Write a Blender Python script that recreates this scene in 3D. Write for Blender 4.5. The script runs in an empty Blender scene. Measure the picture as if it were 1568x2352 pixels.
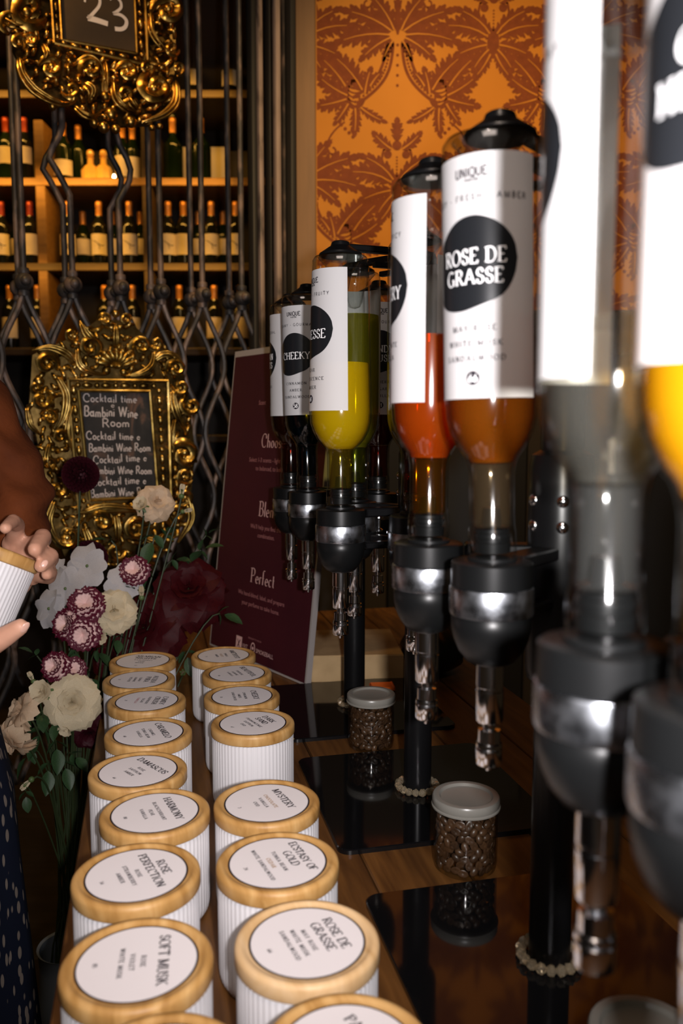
import bpy, math, random
from mathutils import Vector, Matrix, Euler
from math import sin, cos, pi, radians, sqrt, atan2

SC = bpy.context.scene
COL = SC.collection
CAMZ, TZ = 1.367, 0.92          # camera height, counter top height
PITCH, FPX = 0.09926, 1907.7    # camera pitch and focal length in pixels of the 1568x2352 frame

# ---------------------------------------------------------------- camera, world, lights, exposure
cam_d = bpy.data.cameras.new('camera'); cam = bpy.data.objects.new('camera', cam_d); COL.objects.link(cam)
cam.location = (0, 0, CAMZ); cam.rotation_euler = (pi/2 - PITCH, 0, 0)
cam_d.sensor_fit = 'VERTICAL'; cam_d.sensor_height = 36; cam_d.sensor_width = 24
cam_d.lens = 36*FPX/2352; cam_d.clip_start = 0.02
cam_d.dof.use_dof = True; cam_d.dof.focus_distance = 1.02; cam_d.dof.aperture_fstop = 6.0
SC.camera = cam
SC.view_settings.view_transform = 'Standard'; SC.view_settings.look = 'None'
SC.view_settings.gamma = 1; SC.view_settings.use_curve_mapping = False
SC.view_settings.exposure = 0.0
SC.cycles.transparent_max_bounces = 32
SC.cycles.max_bounces = 8

W = bpy.data.worlds.new('world'); SC.world = W; W.use_nodes = True
W.node_tree.nodes['Background'].inputs[0].default_value = (1.0, 0.62, 0.33, 1)
W.node_tree.nodes['Background'].inputs[1].default_value = 0.012

def lamp(kind, name, loc, target, energy, col, **kw):
    d = bpy.data.lights.new(name, kind); o = bpy.data.objects.new(name, d); COL.objects.link(o)
    o.location = loc; d.energy = energy; d.color = col
    if target is not None:
        o.rotation_euler = (Vector(target)-Vector(loc)).to_track_quat('-Z', 'Y').to_euler()
    for k, v in kw.items(): setattr(d, k, v)
    return o
# the camera's own flash, beside the lens (camera held upright), its narrow beam aimed down the counter
lamp('SPOT', 'camera_flash', (0.05, -0.03, CAMZ+0.012), (-0.12, 1.25, 1.36), 44, (1.0, 0.955, 0.965),
     spot_size=radians(96), spot_blend=1.0, shadow_soft_size=0.011)
# warm room light: unseen fill lamps added, then the spot above the gate
lamp('AREA', 'room_fill', (-0.1, -0.5, 2.55), (-0.05, 0.8, 1.0), 7.5, (1.0, 0.84, 0.74), shape='RECTANGLE', size=0.7, size_y=0.5)  # added soft area fill, high behind the camera
lamp('SPOT', 'fill_spot_counter', (-0.05, 0.0, 2.6), (-0.03, 0.45, 0.95), 26, (1.0, 0.80, 0.66), spot_size=radians(42), spot_blend=0.9, shadow_soft_size=0.04)  # added fill spot, brightens the nearer candle lids
lamp('SPOT', 'fill_spot_wall', (0.35, 1.2, 2.85), (0.35, 2.42, 1.75), 80, (1.0, 0.66, 0.30), spot_size=radians(80), spot_blend=0.9, shadow_soft_size=0.05)  # added spot, itself unseen, brightens the wallpaper
lamp('SPOT', 'ceiling_spot_gate', (-0.75, 1.15, 2.75), (-0.60, 1.98, 1.5), 30, (1.0, 0.60, 0.20), spot_size=radians(75), spot_blend=0.8, shadow_soft_size=0.06)

# ---------------------------------------------------------------- coordinates
def ray(px, py):
    u = (px-784)/FPX; v = (py-1176)/FPX
    return Vector((u, cos(PITCH)-v*sin(PITCH), -sin(PITCH)-v*cos(PITCH)))
def at(px, py, Y):
    r = ray(px, py); s = Y/r.y
    return Vector((r.x*s, Y, CAMZ+r.z*s))
def at_z(px, py, z):
    r = ray(px, py); s = (z-CAMZ)/r.z
    return Vector((r.x*s, r.y*s, z))
CA, SA = 0.9738, 0.2276
def TB(s, t, z=0.0):
    return Vector((CA*s-SA*t, SA*s+CA*t, TZ+z))
CROT = atan2(SA, CA)

# ---------------------------------------------------------------- mesh helper
class MB:
    def __init__(s): s.v = []; s.f = []; s.m = []
    def add(s, vs, fs, mi=0):
        o = len(s.v); s.v += [tuple(x) for x in vs]
        for f in fs: s.f.append([i+o for i in f]); s.m.append(mi)
        return s
    def box(s, c, d, M=None, b=0.0, mi=0):
        hx, hy, hz = d[0]/2, d[1]/2, d[2]/2
        if b <= 0:
            vs = [Vector((x*hx, y*hy, z*hz)) for z in (-1, 1) for y in (-1, 1) for x in (-1, 1)]
            fs = [(0,2,3,1),(4,5,7,6),(0,1,5,4),(2,6,7,3),(0,4,6,2),(1,3,7,5)]
        else:
            vs = []; idx = {}
            for z in (-1, 1):
                for y in (-1, 1):
                    for x in (-1, 1):
                        for k in range(3):
                            p = [x*(hx-b), y*(hy-b), z*(hz-b)]
                            p[k] += (x, y, z)[k]*b
                            idx[(x,y,z,k)] = len(vs); vs.append(Vector(p))
            fs = []
            for k in range(3):
                a, c2 = [i for i in range(3) if i != k]
                for sg in (-1, 1):
                    q = []
                    for (i, j) in ((-1,-1),(1,-1),(1,1),(-1,1)):
                        t = [0,0,0]; t[k] = sg; t[a] = i; t[c2] = j
                        q.append(idx[(t[0],t[1],t[2],k)])
                    fs.append(q)
            for k in range(3):
                a, c2 = [i for i in range(3) if i != k]
                for i in (-1, 1):
                    for j in (-1, 1):
                        t = [0,0,0]; t[a] = i; t[c2] = j
                        t0 = list(t); t0[k] = -1; t1 = list(t); t1[k] = 1
                        fs.append([idx[(*t0, a)], idx[(*t1, a)], idx[(*t1, c2)], idx[(*t0, c2)]])
            for x in (-1, 1):
                for y in (-1, 1):
                    for z in (-1, 1): fs.append([idx[(x,y,z,k)] for k in range(3)])
        c = Vector(c)
        vs = [(M @ p if M is not None else p)+c for p in vs]
        return s.add(vs, fs, mi)
    def lathe(s, prof, n=32, c=(0,0,0), rf=None, mi=0, M=None):
        o = []; fs = []; c = Vector(c)
        for (r, z) in prof:
            for i in range(n):
                a = 2*pi*i/n; rr = r*(rf(i, z) if rf else 1)
                p = Vector((rr*cos(a), rr*sin(a), z)); o.append((M @ p if M is not None else p)+c)
        for k in range(len(prof)-1):
            for i in range(n):
                j = (i+1) % n
                fs.append((k*n+i, (k+1)*n+i, (k+1)*n+j, k*n+j))
        if prof[0][0] > 1e-6: fs.append([i for i in range(n)])
        if prof[-1][0] > 1e-6: fs.append([(len(prof)-1)*n+i for i in reversed(range(n))])
        return s.add(o, fs, mi)
    def tube(s, path, rad, n=8, sq=1.0, up=None, mi=0, flute=0.0, cap=True):
        path = [Vector(p) for p in path]; m = len(path)
        if not hasattr(rad, '__len__'): rad = [rad]*m
        vs = []; fs = []; pn = None
        for k in range(m):
            t = (path[min(k+1, m-1)]-path[max(k-1, 0)])
            if t.length < 1e-9: t = Vector((0,0,1))
            t.normalize()
            if up is not None: nrm = Vector(up)
            elif pn is None: nrm = Vector((0,0,1)) if abs(t.z) < 0.9 else Vector((1,0,0))
            else: nrm = pn
            nrm = nrm-t*nrm.dot(t)
            if nrm.length < 1e-6: nrm = t.orthogonal()
            nrm.normalize(); pn = nrm; bi = t.cross(nrm)
            for i in range(n):
                a = 2*pi*i/n; r = rad[k]*(1+flute*cos(3*a*2) if flute else 1)
                vs.append(path[k]+nrm*(cos(a)*r*sq)+bi*(sin(a)*r))
        for k in range(m-1):
            for i in range(n):
                j = (i+1) % n
                fs.append((k*n+i, k*n+j, (k+1)*n+j, (k+1)*n+i))
        if cap:
            fs.append([i for i in reversed(range(n))]); fs.append([(m-1)*n+i for i in range(n)])
        return s.add(vs, fs, mi)
    def ball(s, c, r, nu=12, nv=8, sc=(1,1,1), M=None, mi=0):
        c = Vector(c); vs = []; fs = []
        for k in range(1, nv):
            for i in range(nu):
                a = 2*pi*i/nu; b = pi*k/nv
                p = Vector((r*sc[0]*sin(b)*cos(a), r*sc[1]*sin(b)*sin(a), r*sc[2]*cos(b)))
                vs.append((M @ p if M is not None else p)+c)
        for sg in (1, -1):
            p = Vector((0, 0, sg*r*sc[2])); vs.append((M @ p if M is not None else p)+c)
        T, B = len(vs)-2, len(vs)-1
        for k in range(nv-2):
            for i in range(nu):
                j = (i+1) % nu; fs.append((k*nu+i, (k+1)*nu+i, (k+1)*nu+j, k*nu+j))
        for i in range(nu):
            j = (i+1) % nu; fs.append((T, i, j)); fs.append((B, (nv-2)*nu+j, (nv-2)*nu+i))
        return s.add(vs, fs, mi)
    def mesh(s, name, mats, smooth=True, ang=40):
        me = bpy.data.meshes.new(name); me.from_pydata(s.v, [], s.f)
        for mm in (mats if isinstance(mats, (list, tuple)) else [mats]): me.materials.append(mm)
        if any(s.m): me.polygons.foreach_set('material_index', s.m)
        me.validate()
        if smooth:
            me.shade_smooth(); me.set_sharp_from_angle(angle=radians(ang))
        me.update(); return me
    def build(s, name, mats, parent=None, loc=None, rot=None, smooth=True, ang=40):
        return link(name, s.mesh(name, mats, smooth, ang), parent, loc, rot)

def link(name, data, parent=None, loc=None, rot=None):
    o = bpy.data.objects.new(name, data); COL.objects.link(o)
    if parent is not None: o.parent = parent
    if loc is not None: o.location = loc
    if rot is not None: o.rotation_euler = rot
    return o
def tag(o, label=None, cat=None, group=None, kind=None):
    if label: o['label'] = label
    if cat: o['category'] = cat
    if group: o['group'] = group
    if kind: o['kind'] = kind
    return o
def thing(name, label, cat, loc=(0,0,0), rot=None, group=None):
    o = link(name, None, None, loc, rot); o.empty_display_size = 0.03
    return tag(o, label, cat, group)
def setting(o): o['kind'] = 'structure'; return o

# ---------------------------------------------------------------- materials
def mat(name, col, rough=0.5, metal=0.0, spec=0.5, **kw):
    m = bpy.data.materials.new(name); m.use_nodes = True
    b = m.node_tree.nodes['Principled BSDF']
    b.inputs['Base Color'].default_value = (*col, 1); b.inputs['Roughness'].default_value = rough
    b.inputs['Metallic'].default_value = metal; b.inputs['Specular IOR Level'].default_value = spec
    for k, v in kw.items():
        b.inputs[k].default_value = (*v, 1) if isinstance(v, tuple) else v
    return m
def nodes(m): return m.node_tree.nodes, m.node_tree.links, m.node_tree.nodes['Principled BSDF']
def noise_col(m, cols, scale=5, stretch=(1,1,1), detail=4, coord='Object', bump=0.0, bscale=None, dist=0.0, rand=False, rr=None):
    N, L, b = nodes(m)
    tc = N.new('ShaderNodeTexCoord'); mp = N.new('ShaderNodeMapping'); mp.inputs['Scale'].default_value = stretch
    L.new(tc.outputs[coord], mp.inputs['Vector'])
    if rand:
        oi = N.new('ShaderNodeObjectInfo'); mul = N.new('ShaderNodeMath'); mul.operation = 'MULTIPLY'; mul.inputs[1].default_value = 37.0
        L.new(oi.outputs['Random'], mul.inputs[0]); L.new(mul.outputs[0], mp.inputs['Location'])
    nz = N.new('ShaderNodeTexNoise'); nz.inputs['Scale'].default_value = scale; nz.inputs['Detail'].default_value = detail
    nz.inputs['Distortion'].default_value = dist
    L.new(mp.outputs[0], nz.inputs['Vector'])
    rp = N.new('ShaderNodeValToRGB'); L.new(nz.outputs['Fac'], rp.inputs[0])
    e = rp.color_ramp.elements
    while len(e) < len(cols): e.new(0.5)
    for i, (p, c) in enumerate(cols): e[i].position = p; e[i].color = (*c, 1)
    L.new(rp.outputs[0], b.inputs['Base Color'])
    if rr:
        r2 = N.new('ShaderNodeMapRange'); r2.inputs['To Min'].default_value = rr[0]; r2.inputs['To Max'].default_value = rr[1]
        L.new(nz.outputs['Fac'], r2.inputs[0]); L.new(r2.outputs[0], b.inputs['Roughness'])
    if bump:
        n2 = nz
        if bscale:
            n2 = N.new('ShaderNodeTexNoise'); n2.inputs['Scale'].default_value = bscale; n2.inputs['Detail'].default_value = 5
            L.new(mp.outputs[0], n2.inputs['Vector'])
        bp = N.new('ShaderNodeBump'); bp.inputs['Strength'].default_value = bump; bp.inputs['Distance'].default_value = 0.002
        L.new(n2.outputs['Fac'], bp.inputs['Height']); L.new(bp.outputs[0], b.inputs['Normal'])
    return m
def clear(name, tint=(0.97,0.98,0.97), edge=(0.45,0.47,0.44), body=0.0, bodycol=(1,1,1), rough=0.03, ior=1.5, gloss=1.0):
    """thin glass or tinted liquid: light passes straight through, edges darker, glossy Fresnel reflection"""
    m = bpy.data.materials.new(name); m.use_nodes = True; N = m.node_tree.nodes; L = m.node_tree.links; N.clear()
    out = N.new('ShaderNodeOutputMaterial'); lw = N.new('ShaderNodeLayerWeight'); lw.inputs[0].default_value = 0.3
    pw = N.new('ShaderNodeMath'); pw.operation = 'POWER'; pw.inputs[1].default_value = 2.2
    L.new(lw.outputs['Facing'], pw.inputs[0])
    mx = N.new('ShaderNodeMix'); mx.data_type = 'RGBA'; mx.inputs[6].default_value = (*tint, 1); mx.inputs[7].default_value = (*edge, 1)
    L.new(pw.outputs[0], mx.inputs[0])
    tr = N.new('ShaderNodeBsdfTransparent'); L.new(mx.outputs[2], tr.inputs[0]); cur = tr.outputs[0]
    if body:
        df = N.new('ShaderNodeBsdfDiffuse'); df.inputs[0].default_value = (*bodycol, 1)
        tl = N.new('ShaderNodeBsdfTranslucent'); tl.inputs[0].default_value = (*bodycol, 1)
        a = N.new('ShaderNodeMixShader'); a.inputs[0].default_value = 0.55; L.new(df.outputs[0], a.inputs[1]); L.new(tl.outputs[0], a.inputs[2])
        b = N.new('ShaderNodeMixShader'); sb_ = N.new('ShaderNodeMath'); sb_.operation = 'MULTIPLY_ADD'; sb_.inputs[1].default_value = -body*1.15; sb_.inputs[2].default_value = body*1.15; sb_.use_clamp = True; L.new(lw.outputs['Facing'], sb_.inputs[0]); L.new(sb_.outputs[0], b.inputs[0]); L.new(cur, b.inputs[1]); L.new(a.outputs[0], b.inputs[2]); cur = b.outputs[0]
    gl = N.new('ShaderNodeBsdfGlossy'); gl.inputs['Roughness'].default_value = rough
    f0 = ((ior-1)/(ior+1))**2*gloss; l2 = N.new('ShaderNodeLayerWeight'); l2.inputs[0].default_value = 0.5
    p5 = N.new('ShaderNodeMath'); p5.operation = 'POWER'; p5.inputs[1].default_value = 5.0; L.new(l2.outputs['Facing'], p5.inputs[0])
    mu = N.new('ShaderNodeMath'); mu.operation = 'MULTIPLY_ADD'; mu.inputs[1].default_value = 0.75-f0; mu.inputs[2].default_value = f0; L.new(p5.outputs[0], mu.inputs[0])
    s = N.new('ShaderNodeMixShader'); L.new(mu.outputs[0], s.inputs[0]); L.new(cur, s.inputs[1]); L.new(gl.outputs[0], s.inputs[2])
    L.new(s.outputs[0], out.inputs[0]); return m

M = {}
M['ceramic'] = mat('white_ceramic', (0.66, 0.645, 0.665), 0.42, spec=0.35)
M['lid_wood'] = noise_col(mat('lid_wood', (0.6,0.38,0.15), 0.45, spec=0.35), [(0.25,(0.30,0.145,0.035)),(0.5,(0.47,0.26,0.085)),(0.75,(0.60,0.37,0.15))], 9, (1.2,9,3), 4, 'Object', 0.15, dist=0.6, rand=True)
M['lid_wood_pale'] = noise_col(mat('lid_wood_pale', (0.7,0.5,0.3), 0.45, spec=0.35), [(0.25,(0.50,0.30,0.13)),(0.5,(0.62,0.41,0.21)),(0.75,(0.70,0.50,0.30))], 9, (1.2,9,3), 4, 'Object', 0.15, dist=0.6)
M['paper'] = mat('label_paper', (0.73, 0.685, 0.70), 0.55, spec=0.3)
M['ink'] = mat('black_ink', (0.012, 0.008, 0.014), 0.5, spec=0.3)
M['ink_gold'] = mat('gold_ink', (0.36, 0.19, 0.05), 0.5)
M['ink_pink'] = mat('pink_ink', (0.45, 0.12, 0.14), 0.5)
M['ink_blue'] = mat('blue_ink', (0.09, 0.11, 0.22), 0.5)
M['white_ink'] = mat('white_ink', (0.85, 0.85, 0.86), 0.5)
M['gloss_ink'] = mat('glossy_black_print', (0.010, 0.011, 0.013), 0.28, spec=0.5)
def paper_tl(name, col):
    m = mat(name, col, 0.6, spec=0.25); N, L, b = nodes(m)
    t = N.new('ShaderNodeBsdfTranslucent'); t.inputs[0].default_value = (col[0]*0.9, col[1]*0.85, col[2]*0.8, 1)
    s = N.new('ShaderNodeMixShader'); s.inputs[0].default_value = 0.38
    L.new(b.outputs[0], s.inputs[1]); L.new(t.outputs[0], s.inputs[2]); L.new(s.outputs[0], N['Material Output'].inputs[0]); return m
M['bottle_label'] = paper_tl('bottle_label_paper', (0.78, 0.77, 0.78))
M['glass'] = clear('clear_glass', (0.96,0.97,0.96), (0.16,0.18,0.16), rough=0.09, gloss=2.0)
M['jar_glass'] = clear('jar_glass', (0.97,0.98,0.97), (0.5,0.5,0.48), rough=0.05)
M['black_matte'] = mat('black_rubber', (0.0045, 0.0048, 0.005), 0.34, spec=0.25)
M['black_gloss'] = mat('black_acrylic', (0.004, 0.004, 0.0045), 0.06, spec=0.5)
M['black_metal'] = mat('black_metal', (0.005, 0.005, 0.0055), 0.3, spec=0.25)
M['chrome'] = noise_col(mat('chrome', (0.75,0.77,0.80), 0.16, 1.0), [(0.3,(0.30,0.32,0.35)),(0.7,(0.62,0.65,0.70))], 75, (1,1,1), 3, 'Object', 0.12, rr=(0.10,0.5))
M['steel'] = mat('polished_steel', (0.78, 0.79, 0.82), 0.13, 1.0)
M['crystal'] = mat('cut_crystal', (0.9,0.78,0.58), 0.02, spec=1.0)
nodes(M['crystal'])[2].inputs['Transmission Weight'].default_value = 0.90
M['counter'] = noise_col(mat('counter_wood', (0.2,0.1,0.03), 0.42, spec=0.4), [(0.3,(0.060,0.023,0.006)),(0.55,(0.115,0.047,0.011)),(0.75,(0.16,0.068,0.017))], 6, (14,1.3,6), 5, 'Object', 0.12, rand=True)
M['counter_dark'] = mat('dark_stained_wood', (0.018,0.011,0.007), 0.6)
M['carton'] = noise_col(mat('carton', (0.45,0.30,0.15), 0.8), [(0.3,(0.40,0.265,0.125)),(0.7,(0.50,0.34,0.17))], 30, (1,1,1), 3)
M['lid_plastic'] = mat('frosted_plastic', (0.21,0.20,0.175), 0.30, spec=0.5)
M['bean'] = noise_col(mat('roasted_bean', (0.04,0.018,0.008), 0.36, spec=0.5), [(0.3,(0.030,0.014,0.007)),(0.7,(0.085,0.040,0.018))], 40, (1,1,1), 3, 'Object', rand=True)
M['orange'] = mat('orange_paper', (0.95,0.16,0.006), 0.5)
M['burgundy'] = noise_col(mat('burgundy_board', (0.06,0.005,0.011), 0.55), [(0.3,(0.036,0.0036,0.0085)),(0.7,(0.050,0.0048,0.011))], 8)
M['foam_edge'] = mat('foam_board_edge', (0.30,0.27,0.26), 0.8)
M['sign_ink'] = mat('sign_print', (0.62,0.40,0.40), 0.6)
M['sign_ink_dim'] = mat('sign_small_print', (0.38,0.16,0.17), 0.6)
M['iron'] = noise_col(mat('wrought_iron', (0.07,0.06,0.055), 0.5, 0.3), [(0.30,(0.018,0.017,0.017)),(0.50,(0.050,0.042,0.038)),(0.64,(0.19,0.13,0.10))], 38, (1,1,0.35), 5, 'Object', 0.5)
M['iron_pale'] = noise_col(mat('worn_iron', (0.2,0.15,0.13), 0.55, 0.1), [(0.33,(0.04,0.03,0.028)),(0.45,(0.20,0.145,0.12)),(0.7,(0.27,0.20,0.17))], 26, (1,1,0.3), 5, 'Object', 0.3)
M['iron_dark'] = mat('black_iron', (0.010,0.009,0.009), 0.55, 0.2)
def gold(name, a, b2, c):
    return noise_col(mat(name, b2, 0.3, 1.0), [(0.30,a),(0.48,b2),(0.7,c)], 22, (1,1,1), 5, 'Object', 0.35, bscale=40, rr=(0.42,0.2))
M['gold'] = gold('gilding', (0.10,0.055,0.012), (0.46,0.30,0.075), (0.80,0.56,0.20))
M['gold_warm'] = gold('gilding_warm', (0.10,0.045,0.008), (0.48,0.27,0.055), (0.82,0.50,0.13))
M['slate'] = noise_col(mat('chalkboard', (0.02,0.019,0.018), 0.75), [(0.36,(0.014,0.013,0.013)),(0.55,(0.030,0.026,0.024)),(0.66,(0.15,0.080,0.052))], 14, (1,1,0.6), 7, 'Object', dist=1.6)
M['slate_brown'] = noise_col(mat('chalkboard_worn', (0.05,0.03,0.012), 0.7), [(0.35,(0.026,0.013,0.004)),(0.55,(0.048,0.025,0.007)),(0.75,(0.09,0.048,0.013))], 7, (1,1,1), 6)
M['chalk'] = mat('chalk', (0.66,0.58,0.55), 0.9)
M['wallpaper'] = noise_col(mat('wallpaper', (0.50,0.19,0.025), 0.7, spec=0.2), [(0.3,(0.52,0.195,0.020)),(0.7,(0.60,0.23,0.028))], 3, (1,1,1), 4)
M['damask'] = noise_col(mat('damask_print', (0.15,0.035,0.008), 0.7, spec=0.2), [(0.3,(0.175,0.040,0.010)),(0.7,(0.22,0.052,0.012))], 60, (1,1,1), 4)
M['jamb'] = noise_col(mat('painted_jamb', (0.22,0.115,0.045), 0.6), [(0.3,(0.20,0.105,0.04)),(0.7,(0.25,0.13,0.05))], 8, (6,6,0.6), 3)
M['shelf_wood'] = noise_col(mat('shelf_wood', (0.30,0.16,0.05), 0.6), [(0.3,(0.13,0.062,0.016)),(0.7,(0.20,0.105,0.03))], 9, (1,6,6), 4)
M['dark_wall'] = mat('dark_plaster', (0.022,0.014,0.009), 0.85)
M['ceiling'] = mat('dark_ceiling', (0.05,0.04,0.035), 0.9)
M['floor'] = noise_col(mat('dark_floorboards', (0.02,0.013,0.009), 0.6), [(0.3,(0.012,0.008,0.006)),(0.7,(0.030,0.019,0.012))], 4, (1,10,1), 4)
M['wine_glass_dark'] = mat('dark_bottle_glass', (0.006,0.007,0.005), 0.12, spec=0.6)
M['wine_glass_green'] = mat('green_bottle_glass', (0.005,0.012,0.003), 0.14, spec=0.6)
M['wine_label'] = noise_col(mat('wine_label', (0.78,0.66,0.45), 0.7), [(0.3,(0.72,0.60,0.40)),(0.65,(0.80,0.69,0.48))], 25)
M['foil_red'] = mat('red_foil', (0.30,0.04,0.015), 0.35, 0.4)
M['foil_amber'] = mat('amber_foil', (0.55,0.24,0.06), 0.35, 0.5)
M['cream_card'] = mat('cream_card', (0.86,0.74,0.46), 0.8)
M['decanter'] = mat('amber_cut_glass', (0.85,0.50,0.12), 0.06, spec=0.8)
M['skin'] = noise_col(mat('skin', (0.52,0.27,0.18), 0.5, spec=0.35), [(0.3,(0.46,0.22,0.14)),(0.7,(0.58,0.31,0.21))], 30, (1,1,1), 4, 'Object', 0.1)
M['nail'] = mat('nail', (0.62,0.36,0.28), 0.3, spec=0.5)
M['rust'] = noise_col(mat('rust_knit', (0.16,0.04,0.010), 0.85, spec=0.15), [(0.3,(0.070,0.016,0.004)),(0.7,(0.115,0.027,0.006))], 20, (1,1,1), 5, 'Object', 0.4, bscale=140)
M['hair'] = mat('dark_hair', (0.02,0.012,0.008), 0.4)
M['grey_box'] = mat('pale_grey_card', (0.19,0.18,0.165), 0.8)
M['vase'] = mat('frosted_blue_glass', (0.26,0.30,0.34), 0.25, spec=0.5)
def petal(name, cols, scale=30, tl=0.25):
    m = noise_col(mat(name, cols[0][1], 0.6, spec=0.2), cols, scale, (1,1,1), 4, 'Object'); N, L, b = nodes(m)
    t = N.new('ShaderNodeBsdfTranslucent'); rp = [n for n in N if n.type == 'VALTORGB'][0]; L.new(rp.outputs[0], t.inputs[0])
    s = N.new('ShaderNodeMixShader'); s.inputs[0].default_value = tl
    L.new(b.outputs[0], s.inputs[1]); L.new(t.outputs[0], s.inputs[2]); L.new(s.outputs[0], N['Material Output'].inputs[0]); return m
M['red_petal'] = petal('dark_red_petal', [(0.3,(0.026,0.0010,0.0024)),(0.7,(0.055,0.0018,0.004))], tl=0.12)
M['burg_petal'] = petal('burgundy_petal', [(0.3,(0.022,0.002,0.005)),(0.7,(0.045,0.003,0.008))], tl=0.1)
M['cream_petal'] = petal('cream_petal', [(0.3,(0.60,0.48,0.30)),(0.7,(0.70,0.61,0.44))])
M['blush_petal'] = petal('blush_petal', [(0.3,(0.62,0.43,0.27)),(0.7,(0.72,0.56,0.40))])
M['white_petal'] = petal('white_petal', [(0.3,(0.50,0.47,0.47)),(0.7,(0.60,0.57,0.57))], tl=0.35)
M['leaf'] = noise_col(mat('leaf_green', (0.02,0.05,0.015), 0.5), [(0.3,(0.012,0.035,0.012)),(0.7,(0.035,0.075,0.025))], 30)
M['stem'] = mat('stem_green', (0.022,0.034,0.010), 0.55)
M['bud'] = mat('bud_green', (0.07,0.11,0.03), 0.55)
def two_tone(name, inner, edge):
    m = mat(name, inner, 0.6, spec=0.2); N, L, b = nodes(m)
    a = N.new('ShaderNodeAttribute'); a.attribute_name = 'edge'
    mx = N.new('ShaderNodeMix'); mx.data_type = 'RGBA'; mx.inputs[6].default_value = (*inner, 1); mx.inputs[7].default_value = (*edge, 1)
    L.new(a.outputs['Fac'], mx.inputs[0]); L.new(mx.outputs[2], b.inputs['Base Color']); return m
M['carn_petal'] = two_tone('carnation_petal', (0.70,0.47,0.44), (0.075,0.003,0.015))
def skirt_mat():
    m = mat('navy_print_cloth', (0.006,0.009,0.02), 0.85, spec=0.15); N, L, b = nodes(m)
    tc = N.new('ShaderNodeTexCoord'); mp = N.new('ShaderNodeMapping'); mp.inputs['Scale'].default_value = (96, 96, 38)
    L.new(tc.outputs['Object'], mp.inputs[0]); vo = N.new('ShaderNodeTexVoronoi'); vo.inputs['Scale'].default_value = 1.0
    L.new(mp.outputs[0], vo.inputs['Vector']); rp = N.new('ShaderNodeValToRGB'); L.new(vo.outputs['Distance'], rp.inputs[0])
    e = rp.color_ramp.elements; e[0].position = 0.27; e[0].color = (0.20,0.165,0.14,1); e[1].position = 0.33; e[1].color = (0.006,0.009,0.022,1)
    L.new(rp.outputs[0], b.inputs['Base Color']); return m
M['skirt'] = skirt_mat()
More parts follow.
